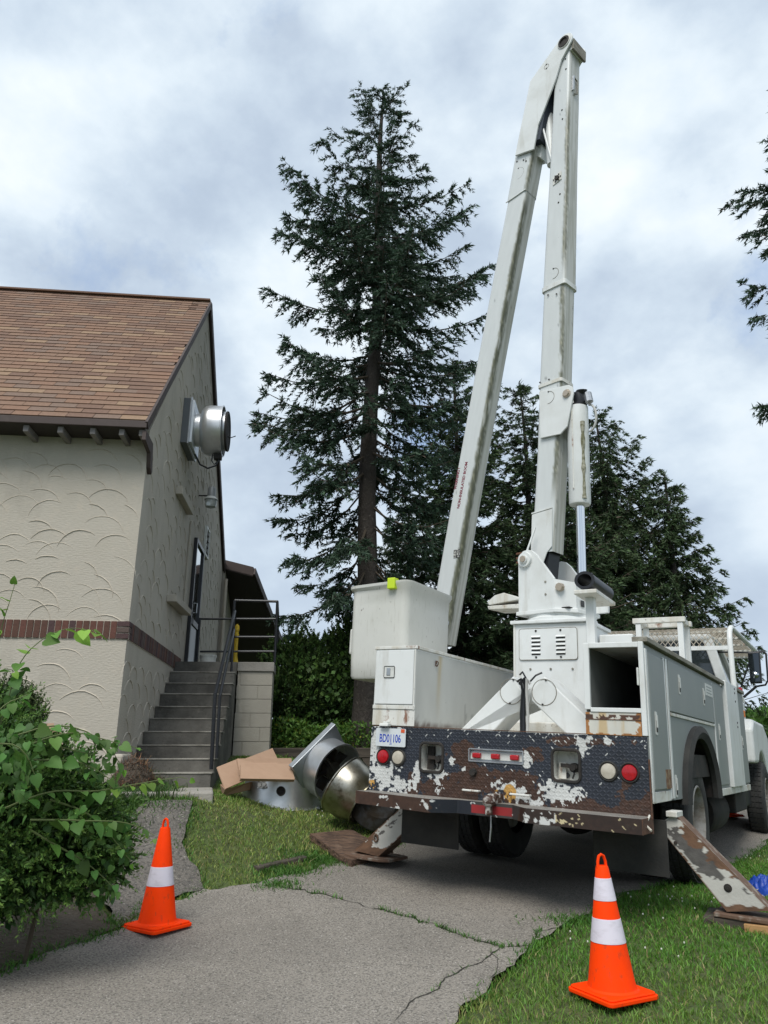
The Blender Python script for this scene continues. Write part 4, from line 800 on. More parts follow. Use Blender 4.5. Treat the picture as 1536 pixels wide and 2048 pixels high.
def outriggers():
    def bar(name, prof, y0, y1, side, seed, parent=TK):
        # prof: four corners (x,z): top-inner, top-outer ... as quad; dense faces with scraped paint
        a, b, c, d = [np.array(p) for p in prof]; L = np.linalg.norm(b - a); W = np.linalg.norm(d - a); nu, nv = int(L / .008) + 2, int(W / .008) + 2
        u = np.linspace(0, 1, nu)[:, None, None]; v = np.linspace(0, 1, nv)[None, :, None]; P = (a * (1 - u) + b * u) * (1 - v) + (d * (1 - u) + c * u) * v; P = P.reshape(-1, 2)
        uu, vv = np.broadcast_to(u[..., 0], (nu, nv)).ravel(), np.broadcast_to(v[..., 0], (nu, nv)).ravel(); n = fbm(uu * L * 3, vv * W * 18, seed, 5); nf = fbm(uu * L * 22, vv * W * 30, seed + 5, 4); n2 = fbm(uu * L * 6, vv * W * 6, seed + 9, 4)
        c_ = np.array([.52, .51, .47]) * (.8 + .3 * n2[:, None]); dk = (n * .9 + .22 * (1 - abs(uu - .45) * 2.0) + (nf - .5) * .3 - .12 * (abs(vv - .5) * 2)) > .55; c_ = np.where(dk[:, None], np.array([.085, .08, .075]) * (.6 + nf[:, None]), c_)
        ru = (sstep(.86, 1.0, uu) * .6 + n2 + (nf - .5) * .4) > .66; ru |= (np.minimum(vv, 1 - vv) + (nf - .5) * .12) < .035; c_ = np.where(ru[:, None], np.array([.13, .07, .04]) * (.5 + nf[:, None]), c_)
        V = np.c_[P[:, 0], np.full(len(P), y0), P[:, 1]]; f = grid_faces(nu, nv); o = mesh_np(name, V, f if side < 0 else f[:, ::-1], LEGM, parent, col=c_)
        Q = [a, b, c, d]; m = MB(); k = [(q[0], y0 + .001, q[1]) for q in Q] + [(q[0], y1, q[1]) for q in Q]; m.add(k, [(4, 5, 6, 7), (0, 1, 5, 4), (1, 2, 6, 5), (2, 3, 7, 6), (3, 0, 4, 7)]); m.build('leg_sides', mat('leg_rust', (.12, .07, .045), .8, var=(11, (.30, .27, .23), .5, .65, .8), bump=(40, .4, .01)), o)
        return o
    # right leg
    y0, y1 = .36, .54
    r = bar('outrigger_leg', [(1.27, -.27), (1.86, -.835), (1.58, -.880), (1.155, -.375)], y0, y1, 1, 3)
    MB().lathe([(.001, -.012), (.014, -.012), (.016, -.004), (.026, -.004), (.028, 0)], (1.60, y0, -.73), (0, 1, 0), 14).build('bolt', DARK, r); MB().lathe([(.001, -.01), (.012, -.01), (.014, 0)], (1.27, y0, -.475), (0, 1, 0), 10).build('bolt', DARK, r)
    MB().box(1.22, 1.30, y0 - .03, y1, -.30, -.26).build('collar', WHITED, r, bevel=.005)
    MB().box(1.50, 1.95, y0 - .05, y1 + .06, -.915, -.888).build('foot_plate', MATS['leg_rust'], r, bevel=.006)
    l = bar('outrigger_leg', [(-1.02, -.38), (-1.565, -.845), (-1.30, -.865), (-.82, -.46)], y0, y1, -1, 8)
    MB().tube([(-1.33 + .022 * math.cos(a), y0 - .008, -.715 + .03 * math.sin(a)) for a in np.linspace(0, 6.28, 12)[:-1]], .008, 5, closed=True).build('link', MATS['leg_rust'], l)
    m = MB(); m.prism([(-1.62 , .28), (-1.52, .24), (-1.22, .24), (-1.14, .30), (-1.14, .62), (-1.22, .66), (-1.54, .66), (-1.62, .60)], lambda a, b, c: (a, b, c), -.892, -.868); m.build('foot_plate', MATS['leg_rust'], l, bevel=.006)
    # crossed housings in front of the column
    for s, Q, C in ((-1, [(-.02, .735), (-.62, .175), (-.30, .165), (.135, .60), (.115, .50)], (-.035, .600)), (1, [(.285, .725), (.86, .205), (.56, .175), (.17, .52), (.165, .60)], (.285, .592))):
        m = MB(); yy0 = .42 if s < 0 else .36; m.prism(Q, lambda a, b, c: (a, c, b), yy0, .74); h = m.build('outrigger_housing', WHITE, TK, bevel=.012, seg=3)
        MB().tube([(C[0] + .108 * math.cos(a), yy0 - .0015, C[1] + .108 * math.sin(a)) for a in np.linspace(0, 6.28, 30)[:-1]], .0035, 5, closed=True).build('cover_seam', MATS['dirty_rail'], h)
        for a in (80, 262): MB().lathe([(.001, -.008), (.008, -.008), (.008, 0)], (C[0] + .102 * math.cos(math.radians(a)), yy0, C[1] + .102 * math.sin(math.radians(a))), (0, 1, 0), 8).build('bolt', DARK, h)
    MB().tube([(.07, .36, .66), (.115, .33, .70), (.125, .35, .62), (.10, .36, .50), (.11, .34, .30), (.105, .34, .19)], .018, 7).build('hose', BLACK, TK, smooth=True)
    MB().tube([(.17, .34, .66), (.15, .31, .70), (.14, .33, .6), (.15, .33, .4), (.14, .33, .19)], .013, 7).build('hose', mat('white_hose', (.45, .45, .43), .5), TK, smooth=True)
    MB().tube([(.05, .35, .68), (.09, .32, .70), (.10, .34, .60), (.08, .35, .42), (.085, .34, .19)], .012, 6).build('hose', BLACK, TK, smooth=True)
    MB().tube([(.06, .38, .74), (.10, .34, .76), (.135, .34, .70)], .008, 6).build('hose', BLACK, TK); MB().tube([(.17, .34, .68), (.22, .34, .73), (.27, .36, .755)], .008, 6).build('hose', BLACK, TK)
    MB().box(-.34, .42, 1.05, 1.29, .2, .37).build('pedestal_foot', WHITED, TK, bevel=.01)
    m = MB(); R = random.Random(1)
    for k in range(40): m.lathe([(.001, .02), (R.uniform(.012, .03), 0), (.001, -.02)], (R.choice([-.42, -.36, .42]) + R.gauss(0, .06), .5 + R.gauss(0, .1), .215), (R.gauss(0, 1), R.gauss(0, 1), 1), 5)
    m.build('deck_litter', MATS['dead_needles'], TK)
outriggers()

def pedestal():
    c = MB(); c.box(-.375, .375, 1.30, 2.05, .2, 1.335); col = c.build('pedestal', WHITE, TK, bevel=.01)
    MB().box(-.405, .40, 1.265, 2.08, 1.336, 1.37).build('top_plate', WHITE, col, bevel=.006)
    MB().box(-.378, -.355, 1.292, 1.299, .2, 1.33).build('edge_strip', WHITED, col)
    P = rr(-.015, 1.13, .30, .155, .025, 4); p = MB().prism(P, lambda a, b, d: (a, d, b), 1.288, 1.2985).build('louvre_panel', WHITE, TK, bevel=.003)
    MB().tube([(a, 1.290, b) for a, b in P], .0035, 5, closed=True).build('panel_seam', MATS['dirty_rail'], p)
    for cx in (-.135, .12):
        for k in range(5):
            z = 1.215 - k * .04; m = MB(); m.add([(cx - .048, 1.288, z), (cx + .048, 1.288, z), (cx + .048, 1.272, z - .018), (cx - .048, 1.272, z - .018), (cx - .048, 1.288, z - .02), (cx + .048, 1.288, z - .02)], [(0, 1, 2, 3), (0, 3, 4), (1, 5, 2), (3, 2, 5, 4)]); m.build('louvre', WHITE, p)
            MB().box(cx - .046, cx + .046, 1.2865, 1.2878, z - .034, z - .021).build('louvre_slot', DARK, p)
        for z in (1.262, 1.0): MB().lathe([(.001, -.008), (.010, -.007), (.011, 0)], (cx, 1.288, z), (0, 1, 0), 8).build('bolt', DARK, p)
    for x in (-.2, .01, .23): MB().lathe([(.001, -.01), (.011, -.008), (.011, 0)], (x, 1.30, .885), (0, 1, 0), 8).build('bolt', MATS['dirty_rail'], TK)
    # bed box right of the column seen over the open compartment
    MB().box(.41, .74, 1.6, 4.4, .9, 1.25).build('tool_chest', WHITE, TK, bevel=.01)
    # turret
    t = MB(); t.lathe([(.001, 0), (.365, 0), (.365, .035), (.34, .05), (.34, .075), (.001, .075)], (*BC[:2], 1.371), (0, 0, 1), 48); ring = t.build('slew_ring', WHITE, TK, smooth=True)
    FP = [(-.30, .335), (.14, .335), (.31, .20), (.31, -.20), (.14, -.335), (-.30, -.335)]
    m = MB(); m.prism([(a * 1.07 - .0, b * 1.05) for a, b in FP], lambda a, b, c: bp(a, c, b), 1.447, 1.487); tb = m.build('turret_base', WHITE, TK, bevel=.006)
    PL = [(-.30, 1.488), (-.30, 2.02), (-.285, 2.09), (-.24, 2.135), (-.18, 2.145), (-.12, 2.125), (-.06, 2.07), (.14, 1.80), (.14, 1.488)]
    for d0, d1 in ((.300, .335), (-.335, -.300)): MB().prism(PL, lambda a, b, c: bp(a, b, c), d0, d1).build('turret_side_plate', WHITE, TK, bevel=.005)
    def wall(p, q, z0, z1, z2): # end panels
        p, q = np.array(p), np.array(q); n = np.array([q[1] - p[1], -(q[0] - p[0])]); n = n / np.linalg.norm(n) * .02
        V = [(p[0], p[1], z0), (q[0], q[1], z0), (q[0], q[1], z2), (p[0], p[1], z1)]; V = V + [(a + n[0] * s, b + n[1] * s, c) for a, b, c in V for s in (1,)]
        MB().add([bp(a, c, b) for a, b, c in V], [(0, 1, 2, 3), (7, 6, 5, 4), (0, 4, 5, 1), (1, 5, 6, 2), (2, 6, 7, 3), (3, 7, 4, 0)]).build('turret_end_panel', WHITE, TK)
    wall((.14, .334), (.31, .20), 1.488, 1.79, 1.755); wall((.31, .199), (.31, -.20), 1.488, 1.755, 1.755); wall((.31, -.201), (.14, -.334), 1.488, 1.755, 1.8)
    w = MB(); w.add([bp(.318, z, d) for d, z in ((.13, 1.52), (.06, 1.52), (.06, 1.585), (.13, 1.585))], [(0, 1, 2, 3)]); w.build('access_hole', BLACK, TK)
    MB().prism([(-.28, -.29), (.28, -.29), (.28, .29), (-.28, .29)], lambda a, b, c: bp(a, c, b), 1.49, 1.50).build('turret_dark_liner', DARK, TK)  # dark liner added so the turret interior reads as shaded
    for z, u in ((1.77, .04), (1.64, .04)): MB().lathe([(.001, .006), (.012, .006), (.012, 0)], bp(u, z, .335), BN, 8).build('bolt', MATS['dirty_rail'], TK)
    pin = MB().lathe([(.001, .05), (.045, .05), (.045, .03), (.078, .03), (.085, .0)], bp(-.205, 2.035, .335), BN, 28).build('boom_pin', WHITE, TK, smooth=True)
    MB().lathe([(.001, .062), (.034, .062), (.036, .051)], bp(-.205, 2.035, .335), BN, 8).build('pin_bolt', mat('plated_bolt', (.45, .38, .30), .4, .6), pin)
    MB().lathe([(.001, .045), (.04, .045), (.045, .0)], bp(.20, 1.70, .30), BN, 8).build('cylinder_bolt', MATS['plated_bolt'], TK)
    m = MB(); RUF = [(-.42, 2.08), (-.42, 2.14)]
    for z in (2.06, 2.11, 2.16): m.beam(bp(-.42, z, .2), bp(-.29, z, .2), .02, .02)
    m.beam(bp(-.40, 2.02, .2), bp(-.40, 2.2, .2), .03, .02); m.build('rusty_shackle', RUST, TK)
    # fold-out step left of the turret
    s = MB(); s.prism([(-.72, 1.635), (-.62, 1.70), (-.50, 1.715), (-.30, 1.645), (-.30, 1.62), (-.70, 1.60)], lambda a, b, c: bp(a, b, c), .05, .33); st = s.build('side_step', WHITED, TK, bevel=.006)
    MB().prism([(-.70, 1.55), (-.30, 1.525), (-.30, 1.575), (-.715, 1.59)], lambda a, b, c: bp(a, b, c), .04, .335).build('step_channel', WHITED, st, bevel=.006)
    MB().beam(bp(-.27, 2.10, .25), bp(-.17, 2.42, .20), .018, .012, up=tuple(BN)).build('latch_rod', WHITE, TK)
    # boom rest: post, channel and rubber trough
    MB().box(.70, .77, .24, .31, .946, 1.36).build('rest_post', WHITE, TK, bevel=.004)
    a, b = np.array(TP(1178, 1168, 1, .12)), np.array(TP(1208, 1212, 1, .75)); a = np.array([.742, .10, 1.425]); b = np.array([.742, .66, 1.415])
    ch = MB(); ch.beam(tuple(a - [0, .0, .045]), tuple(b - [0, 0, .045]), .19, .035); bc_ = ch.build('rest_channel', WHITED, TK, bevel=.006)
    m = MB(); prof = [(.085 * math.cos(t), .075 * math.sin(t)) for t in np.linspace(0, 2 * math.pi, 21)[:-1]]; inn = [(.060 * math.cos(t), .052 * math.sin(t)) for t in np.linspace(0, 2 * math.pi, 21)[:-1]]
    n = 20; V = [(p[0] + a[0], a[1], p[1] + a[2] + .05) for p in prof] + [(p[0] + b[0], b[1], p[1] + b[2] + .05) for p in prof] + [(p[0] + a[0], a[1], p[1] + a[2] + .05) for p in inn] + [(p[0] + b[0], b[1], p[1] + b[2] + .05) for p in inn]
    m.add(V, [(i, (i + 1) % n, n + (i + 1) % n, n + i) for i in range(n)] + [(2 * n + i, 3 * n + i, 3 * n + (i + 1) % n, 2 * n + (i + 1) % n) for i in range(n)] + [(i, 2 * n + i, 2 * n + (i + 1) % n, (i + 1) % n) for i in range(n)] + [(n + i, n + (i + 1) % n, 3 * n + (i + 1) % n, 3 * n + i) for i in range(n)])
    m.build('rubber_trough', BLACK, bc_, smooth=True)
    for y in (.2, .6): MB().box(.68, .73, y, y + .05, 1.3785, 1.3825).build('slot', DARK, bc_)
pedestal()

# ---- booms
def boom(name, secs, D, cf, seed, zstep=.035, n=60, r=.035, label=None):
    z = np.array([s[0] for s in secs]); ul = np.array([s[1] for s in secs]); ur = np.array([s[2] for s in secs]); zz = np.arange(z.min(), z.max(), zstep); zz = np.append(zz, z.max())
    o = np.argsort(z); UL = np.interp(zz, z[o], ul[o]); UR = np.interp(zz, z[o], ur[o]); V = []; A = []; Bd = []; T = rr(0, 0, .5, .5, .001, 1)
    t = np.linspace(0, 4, n, endpoint=False); V = np.zeros((len(zz), n, 3)); info = np.zeros((len(zz), n, 2))
    for i, q in enumerate(zz):
        w = (UR[i] - UL[i]) / 2; c = (UR[i] + UL[i]) / 2; P = rr(0, 0, w, D, r, 3); P = np.array(P + [P[0]]); L = np.r_[0, np.cumsum(np.linalg.norm(np.diff(P, axis=0), axis=1))]
        # rr order starts at right-middle going up (d+)
        s = np.linspace(0, L[-1], n, endpoint=False); x = np.interp(s, L, P[:, 0]); d = np.interp(s, L, P[:, 1])
        p = BC[None] + BU[None] * (c + x)[:, None] + BN[None] * d[:, None]; V[i] = np.c_[p[:, 0], p[:, 1], np.full(n, q)]
        info[i, :, 0] = w - x; info[i, :, 1] = D - d
    a, b = info[..., 0].ravel(), info[..., 1].ravel(); ZZ = np.repeat(zz, n)
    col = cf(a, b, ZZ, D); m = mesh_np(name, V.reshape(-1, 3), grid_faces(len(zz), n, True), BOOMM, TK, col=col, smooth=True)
    m.data.set_sharp_from_angle(angle=math.radians(32)); 
    if label: m['label'] = label
    return m
def algcol(w0, w1, zlo, zhi, heavy=1.0, seed=0):
    def f(a, b, z, D):
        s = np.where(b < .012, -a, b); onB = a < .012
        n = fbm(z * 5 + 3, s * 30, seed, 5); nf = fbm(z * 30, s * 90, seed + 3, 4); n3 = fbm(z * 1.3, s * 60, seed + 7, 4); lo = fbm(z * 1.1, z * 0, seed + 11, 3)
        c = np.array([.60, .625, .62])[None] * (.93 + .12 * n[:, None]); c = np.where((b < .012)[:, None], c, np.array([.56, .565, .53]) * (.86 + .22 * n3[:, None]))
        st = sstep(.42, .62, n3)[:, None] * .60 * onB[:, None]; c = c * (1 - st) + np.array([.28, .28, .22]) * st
        wv = (lo - .5) * .06; m = sstep(w0 - .02, w0 + .012, s + wv + (nf - .5) * .03) * sstep(w1 + .03, w1 - .02, s + wv + (nf - .5) * .04) * (onB | (b < .012)); m = m * sstep(zlo - .2, zlo + .3, z) * sstep(zhi + .3, zhi - .2, z) * sstep(.36, .56, n * .7 + .5 * lo + .15 * nf) * heavy
        m = np.clip(m, 0, 1)[:, None]; ac = np.array([.075, .080, .034]) * (.4 + 1.2 * nf[:, None]); gl = np.where(nf > .66, 1, 0)[:, None]; ac = ac * (1 - gl * .6) + np.array([.30, .29, .20]) * gl * .6
        c = c * (1 - m * .88) + ac * m * .88; sp = (fbm(z * 37.3 + s * 11, s * 31.7 - z * 7, seed + 20, 3) > .86)[:, None]; return np.where(sp, c * .55, c)
    return f
def booms():
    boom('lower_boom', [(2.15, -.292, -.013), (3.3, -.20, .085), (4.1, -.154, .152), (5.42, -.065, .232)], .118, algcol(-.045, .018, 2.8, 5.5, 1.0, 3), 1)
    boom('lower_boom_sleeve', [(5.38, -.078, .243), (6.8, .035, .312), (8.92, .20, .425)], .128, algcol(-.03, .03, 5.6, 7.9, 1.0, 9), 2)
    boom('mid_sleeve', [(3.96, -.168, .15), (5.36, -.070, .236)], .122, algcol(-.05, .015, 4.1, 5.3, 1.0, 5), 4) if False else None
    MB().prism([(-.27, 1.72), (-.12, 1.70), (-.05, 2.25), (-.26, 2.25)], lambda a, b, c: bp(a, b, c), -.10, .10).build('boom_shade_block', BLACK, TK)  # black block stands in for the shade inside the boom's open end
    MB().prism([(-.295, 1.93), (-.16, 1.95), (-.075, 2.14), (-.012, 2.20), (.0, 2.62), (-.26, 2.60)], lambda a, b, c: bp(a, b, c), .1195, .131).build('root_plate', WHITE, TK, bevel=.003)
    MB().beam(bp(-.265, 2.615, .127), bp(-.0, 2.635, .127), .012, .014).build('weld_bead', WHITE, TK)
    for z in (5.40,): 
        m = MB(); u0, u1 = -.085, .250; D = .135; m.prism(rr((u0 + u1) / 2, 0, (u1 - u0) / 2, D, .035, 3), lambda a, b, c: bp(a, c, b), 5.37, 5.43); m.build('sleeve_collar', WHITE, TK, smooth=True)
    m = MB(); m.prism(rr(.0, 0, .163, .129, .03, 3), lambda a, b, c: bp(a, c, b), 4.12, 4.16); m.build('sleeve_collar', WHITED, TK, smooth=True)
    # clevis plates for the lift cylinder
    K = [bm_(*p, .155) for p in ((1077.5, 783), (1136, 769), (1144, 773), (1146, 787), (1133.5, 852), (1120, 867.5), (1080, 876))]
    for d0, d1 in ((.1285, .15), (-.15, -.1285)):
        pl = MB().prism(K, lambda a, b, c: bp(a, b, c), d0, d1).build('clevis_plate', WHITE, TK, bevel=.004)
    pu, pz = bm_(1133, 787, .155); MB().lathe([(.001, .03), (.035, .03), (.04, .012), (.052, .01), (.052, 0)], bp(pu, pz, .15), BN, 10).build('pin_bolt', MATS['plated_bolt'], pl)
    def seam(u, z, d, r, nm='cover_seam', arc=(0, 360)):
        U3 = BU; P = [bp(u + r * math.cos(t), z + r * math.sin(t), d) for t in np.radians(np.linspace(arc[0], arc[1], 26))]; MB().tube(P, .003, 5).build(nm, MATS['dirty_rail'], TK)
        for t in (90, 270): 
            if arc[0] <= t <= arc[1]: MB().lathe([(.001, .006), (.009, .006), (.009, 0)], bp(u + r * .97 * math.cos(math.radians(t)), z + r * .97 * math.sin(math.radians(t)), d - .001), BN, 6).build('bolt', DARK, TK)
    for (x, y, d, r) in ((1097, 795, .151, .075), (1107, 547, .129, .07), (1037, 347, .124, .085), (1093, 133, .165, .035)):
        u, z = bm_(x, y, d); seam(u, z, d, r, arc=(-100, 95) if r > .05 else (0, 360))
    for x, y in ((1080, 765), (1098, 759), (1096, 590), (1113, 588), (1120, 388), (1117, 405), (1124, 220), (1125, 238), (1131, 118), (1132, 138), (1058, 219), (1055, 236), (1034, 323), (1047, 320), (1052, 322)):
        dd = .129; u, z = bm_(x, y, dd); MB().lathe([(.001, .006), (.011, .006), (.011, 0)], bp(u, z, dd - .0015), BN, 6).build('bolt', DARK, TK)
    u, z = bm_(1115, 357, .13); q = MB().prism([(u - .065, z - .075), (u + .06, z - .045), (u + .06, z + .08), (u - .065, z + .05)], lambda a, b, c: bp(a, b, c), .1285, .138).build('pivot_plate', WHITED, TK, bevel=.003)
    MB().lathe([(.001, .02), (.03, .02), (.034, 0)], bp(u, z, .138), BN, 12).build('pivot_pin', DARK, q)
    for k in range(6): a = k * math.pi / 3; MB().lathe([(.001, .008), (.009, .008), (.009, 0)], bp(u + .05 * math.cos(a), z + .05 * math.sin(a), .138), BN, 6).build('bolt', DARK, q)
    # damaged bracket on the side face near the tip
    u, z = bm_(1152, 180, 0); MB().beam(bp(.405, 8.42, .06), bp(.39, 8.20, .06), .02, .05).build('torn_bracket', ZINC, TK); MB().tube([bp(.41, 8.42, .03), bp(.415, 8.40, -.03), bp(.405, 8.20, -.03), bp(.40, 8.16, .03)], .010, 6).build('torn_guard', MATS['dirty_rail'], TK)
    # tip cap
    MB().prism([(.17, 8.86), (.44, 8.80), (.455, 8.94), (.40, 9.06), (.22, 9.0)], lambda a, b, c: bp(a, b, c), -.15, .122).build('tip_cap', WHITE, TK, bevel=.01)
    MB().prism([(.445, 8.80), (.475, 8.79), (.485, 8.95), (.455, 8.96)], lambda a, b, c: bp(a, b, c), -.16, .13).build('tip_edge', MATS['dirty_rail'], TK)
    # elbow bracket plates of the upper boom, one each side
    hc = bm_(1128, 84, .165); head = [(hc[0] + .125 * math.cos(t), hc[1] + .125 * math.sin(t)) for t in np.radians(np.linspace(150, -35, 12))]
    E = [bm_(*p, .165) for p in ((1030, 311), (1060, 163))] + head + [bm_(*p, .165) for p in ((1122, 120), (1111, 158), (1076, 250), (1067, 298))]
    for d0, d1 in ((.140, .165), (-.165, -.140)): MB().prism(E, lambda a, b, c: bp(a, b, c), d0, d1).build('elbow_plate', WHITE, TK, bevel=.004)
    MB().lathe([(.001, .005), (.05, .005), (.055, .02), (.078, .02), (.085, 0)], bp(hc[0], hc[1], .165), BN, 26).build('elbow_pin', DARK, TK, smooth=True); MB().tube([bp(hc[0] + .085 * math.cos(t), hc[1] + .085 * math.sin(t), .168) for t in np.linspace(0, 6.28, 26)[:-1]], .011, 6, closed=True).build('pin_ring', WHITED, TK, smooth=True)
    I = [bm_(*p, .0) for p in ((1056, 300), (1082, 185), (1118, 130), (1116, 165), (1092, 290))]; MB().prism(I, lambda a, b, c: bp(a, b, c), -.139, .139).build('elbow_shade_block', mat('shadow_navy', (.03, .04, .055), .6), TK)  # dark navy block paints the shade between the two elbow plates
    MB().prism([bm_(*p, -.05) for p in ((1071, 292), (1088, 268), (1092, 300), (1088, 322), (1068, 314))], lambda a, b, c: bp(a, b, c), -.135, .03).build('elbow_stop', WHITE, TK, bevel=.008)
    MB().tube([bp(*bm_(1097, 232, 0), 0), bp(*bm_(1104, 330, 0), 0)], .062, 14).build('elbow_cylinder', WHITE, TK, smooth=True)
    MB().tube([bp(*bm_(1084, 249, .1), .1), bp(*bm_(1103, 320, .1), .1)], .013, 8).build('elbow_tube', WHITE, TK, smooth=True)
    # upper boom
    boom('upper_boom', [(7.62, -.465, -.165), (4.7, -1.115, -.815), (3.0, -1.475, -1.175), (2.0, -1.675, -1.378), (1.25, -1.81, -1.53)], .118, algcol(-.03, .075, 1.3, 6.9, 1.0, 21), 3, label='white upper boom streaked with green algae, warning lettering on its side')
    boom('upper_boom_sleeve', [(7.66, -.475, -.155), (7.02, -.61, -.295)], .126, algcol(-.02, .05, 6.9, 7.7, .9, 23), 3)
    MB().beam(bp(-.615, 7.0, .127), bp(-.30, 7.03, .127), .01, .012).build('weld_bead', WHITE, TK)
    MB().obox(bp(-1.355, 2.32, .121), BU * .05, BN * .002, (0, 0, .05)).build('torn_sticker', mat('torn_sticker', (.50, .50, .46), .8, var=(60, (.05, .05, .05), .45, .52, 1)), TK)
    d_ = np.array([-1.21 - -1.33, 3.62 - 3.05]); d_ /= np.linalg.norm(d_); ax = BU * d_[0] + np.array([0, 0, 1.]) * d_[1]; ay = np.cross(BN, ax)
    red = mat('warning_print', (.22, .03, .05), .6)
    for s, (x, y), sz in (('WARNING !', (914.5, 957), .056), ('NON-INSULATED BOOM', (925, 970), .058)):
        u, z = bm_(x, y, .1195); text('lettering', s, red, TK, basis(bp(u, z, .1195), ax, ay, BN), sz, .0008, 'CENTER', .92, .0012)
    # end of the upper boom, bucket mount
    MB().lathe([(.001, .05), (.05, .04), (.06, 0), (.05, -.04), (.001, -.05)], bp(-1.53, 1.50, .13), BN, 14).build('end_knob', ZINC, TK, smooth=True)
    MB().tube([bp(-1.53, 1.50, .15), bp(-1.50, 1.38, .16), bp(-1.56, 1.2, .1), bp(-1.60, 1.05, .05)], .011, 6).build('hose', BLACK, TK)
    MB().tube([bp(-1.55, 1.45, .15), bp(-1.56, 1.3, .16), bp(-1.62, 1.1, .1)], .009, 6).build('hose', BLACK, TK)
    MB().box(-1.72, -1.48, 1.56, 1.93, 1.15, 1.5).build('bucket_mount', WHITE, TK, bevel=.01)
    # lift cylinder
    tu = bm_(1155, 815, 0); bu = bm_(1160, 1010, 0); rb = bm_(1176, 1170, 0); c0, c1, c2 = np.array(bp(*tu, 0)), np.array(bp(*bu, 0)), np.array(bp(*rb, 0))
    ax = (c1 - c0) / np.linalg.norm(c1 - c0); L = np.linalg.norm(c1 - c0)
    cy = MB().lathe([(.001, 0), (.10, 0), (.115, .01), (.115, L - .02), (.108, L), (.001, L)], c0, ax, 32).build('lift_cylinder', WHITE, TK, smooth=True)
    MB().lathe([(.001, L - .01), (.045, L - .01), (.045, L + np.linalg.norm(c2 - c1)), (.001, L + np.linalg.norm(c2 - c1))], c0, ax, 24).build('piston_rod', CHROME, cy, smooth=True)
    MB().tube([c0 + BN * .117 + ax * .05, c0 + BN * .117 + ax * (L - .15)], .009, 6).build('grease_line', WHITED, cy)
    g = MB(); V = c0 + BU * .093 + BN * .062; g.tube([V + ax * t for t in np.linspace(.22, L - .04, 14)], [.010 + .022 * float(vn(np.array(t * 3.1), np.array(0.), 4)) for t in range(14)], 8); g.build('algae_streak', mat('algae_streak', (.13, .13, .07), .9, var=(20, (.36, .35, .28), .42, .6, .9)), cy)
    MB().tube([bp(pu + .05, pz - .02, .02), bp(pu + .12, pz + .05, .03), bp(tu[0] + .02, tu[1] + .16, .03), bp(tu[0] + .05, tu[1] + .05, 0), bp(tu[0], tu[1] - .01, 0)], [.05, .06, .075, .08, .085], 12).build('rubber_boot', BLACK, TK, smooth=True)
    MB().tube([bp(tu[0] + .13, tu[1] + .13, 0), bp(tu[0] + .15, tu[1] + .02, 0)], .045, 10).build('hose_fitting', ZINC, TK, smooth=True)
    MB().tube([bp(tu[0] + .13 + .085 * math.sin(t), tu[1] - .16 - .16 * math.cos(t) * -1, -.02) for t in np.linspace(0, math.pi, 14)], .013, 7).build('loop_hose', MATS['white_hose'], TK, smooth=True)
    MB().prism([(rb[0] - .10, rb[1] - .28), (rb[0] + .14, rb[1] - .28), (rb[0] + .16, rb[1] - .02), (rb[0] + .02, rb[1] + .05), (rb[0] - .08, rb[1] - .02)], lambda a, b, c: bp(a, b, c), -.16, -.12).build('cylinder_lug', WHITE, TK, bevel=.005)
booms()

def bucket():
    X0, X1, Y0, Y1, Z0, Z1 = -1.905, -1.205, .53, 1.50, .72, 1.655; n = 60; rows = [(Z0, .05, .09), (Z0 + .004, .025, .09), (Z0 + .03, .012, .085), (Z0 + .2, .008, .08)] + [(Z0 + (Z1 - Z0) * t, .008 * (1 - t), .08) for t in (.4, .6, .8, .97)] + [(Z1 - .006, -.03, .10), (Z1 + .022, -.032, .10), (Z1 + .028, -.015, .09), (Z1 + .026, .02, .07), (Z1 - .1, .022, .07), (Z0 + .1, .03, .07)]
    V = []
    for z, ins, r in rows:
        P = rr((X0 + X1) / 2, (Y0 + Y1) / 2, (X1 - X0) / 2 - ins, (Y1 - Y0) / 2 - ins, r, 5)
        for k, (a, b) in enumerate(P): V.append((a, b, z + (.03 * (a - X0) / (X1 - X0) if z > Z1 - .05 and ins < .0 else 0)))
    nn = len(P); m = MB(); m.add(V, [(i * nn + j, i * nn + (j + 1) % nn, (i + 1) * nn + (j + 1) % nn, (i + 1) * nn + j) for i in range(len(rows) - 1) for j in range(nn)] + [list(range(nn))[::-1], [(len(rows) - 1) * nn + j for j in range(nn)]])
    b = m.build('bucket', mat('bucket_plastic', (.60, .60, .56), .38, var=(1.5, (.50, .50, .45), .4, .75, .7), grime=(16, (.12, .10, .08), .66, .70, .75), rust=((40, 40, 6), (.42, .41, .36), .58, .68, .6), bump=(14, .08, .01)), TK, smooth=True, label='white fibreglass bucket with rounded lip and black scuffs')
    MB().box(X1 - .01, X1 + .085, .86, 1.44, .90, 1.03).build('foot_step', MATS['bucket_plastic'], b, bevel=.04, seg=4)
    MB().box(X0 - .05, X0 + .01, .62, .95, .98, 1.25).build('side_pocket', MATS['bucket_plastic'], b, bevel=.02)
    p = TP(783, 1168, 1, .49); c = MB(); c.box(p[0] - .045, p[0] + .045, .475, .56, p[2] - .05, p[2] + .065); c.build('lime_clip', LIME, b, bevel=.008)
bucket()

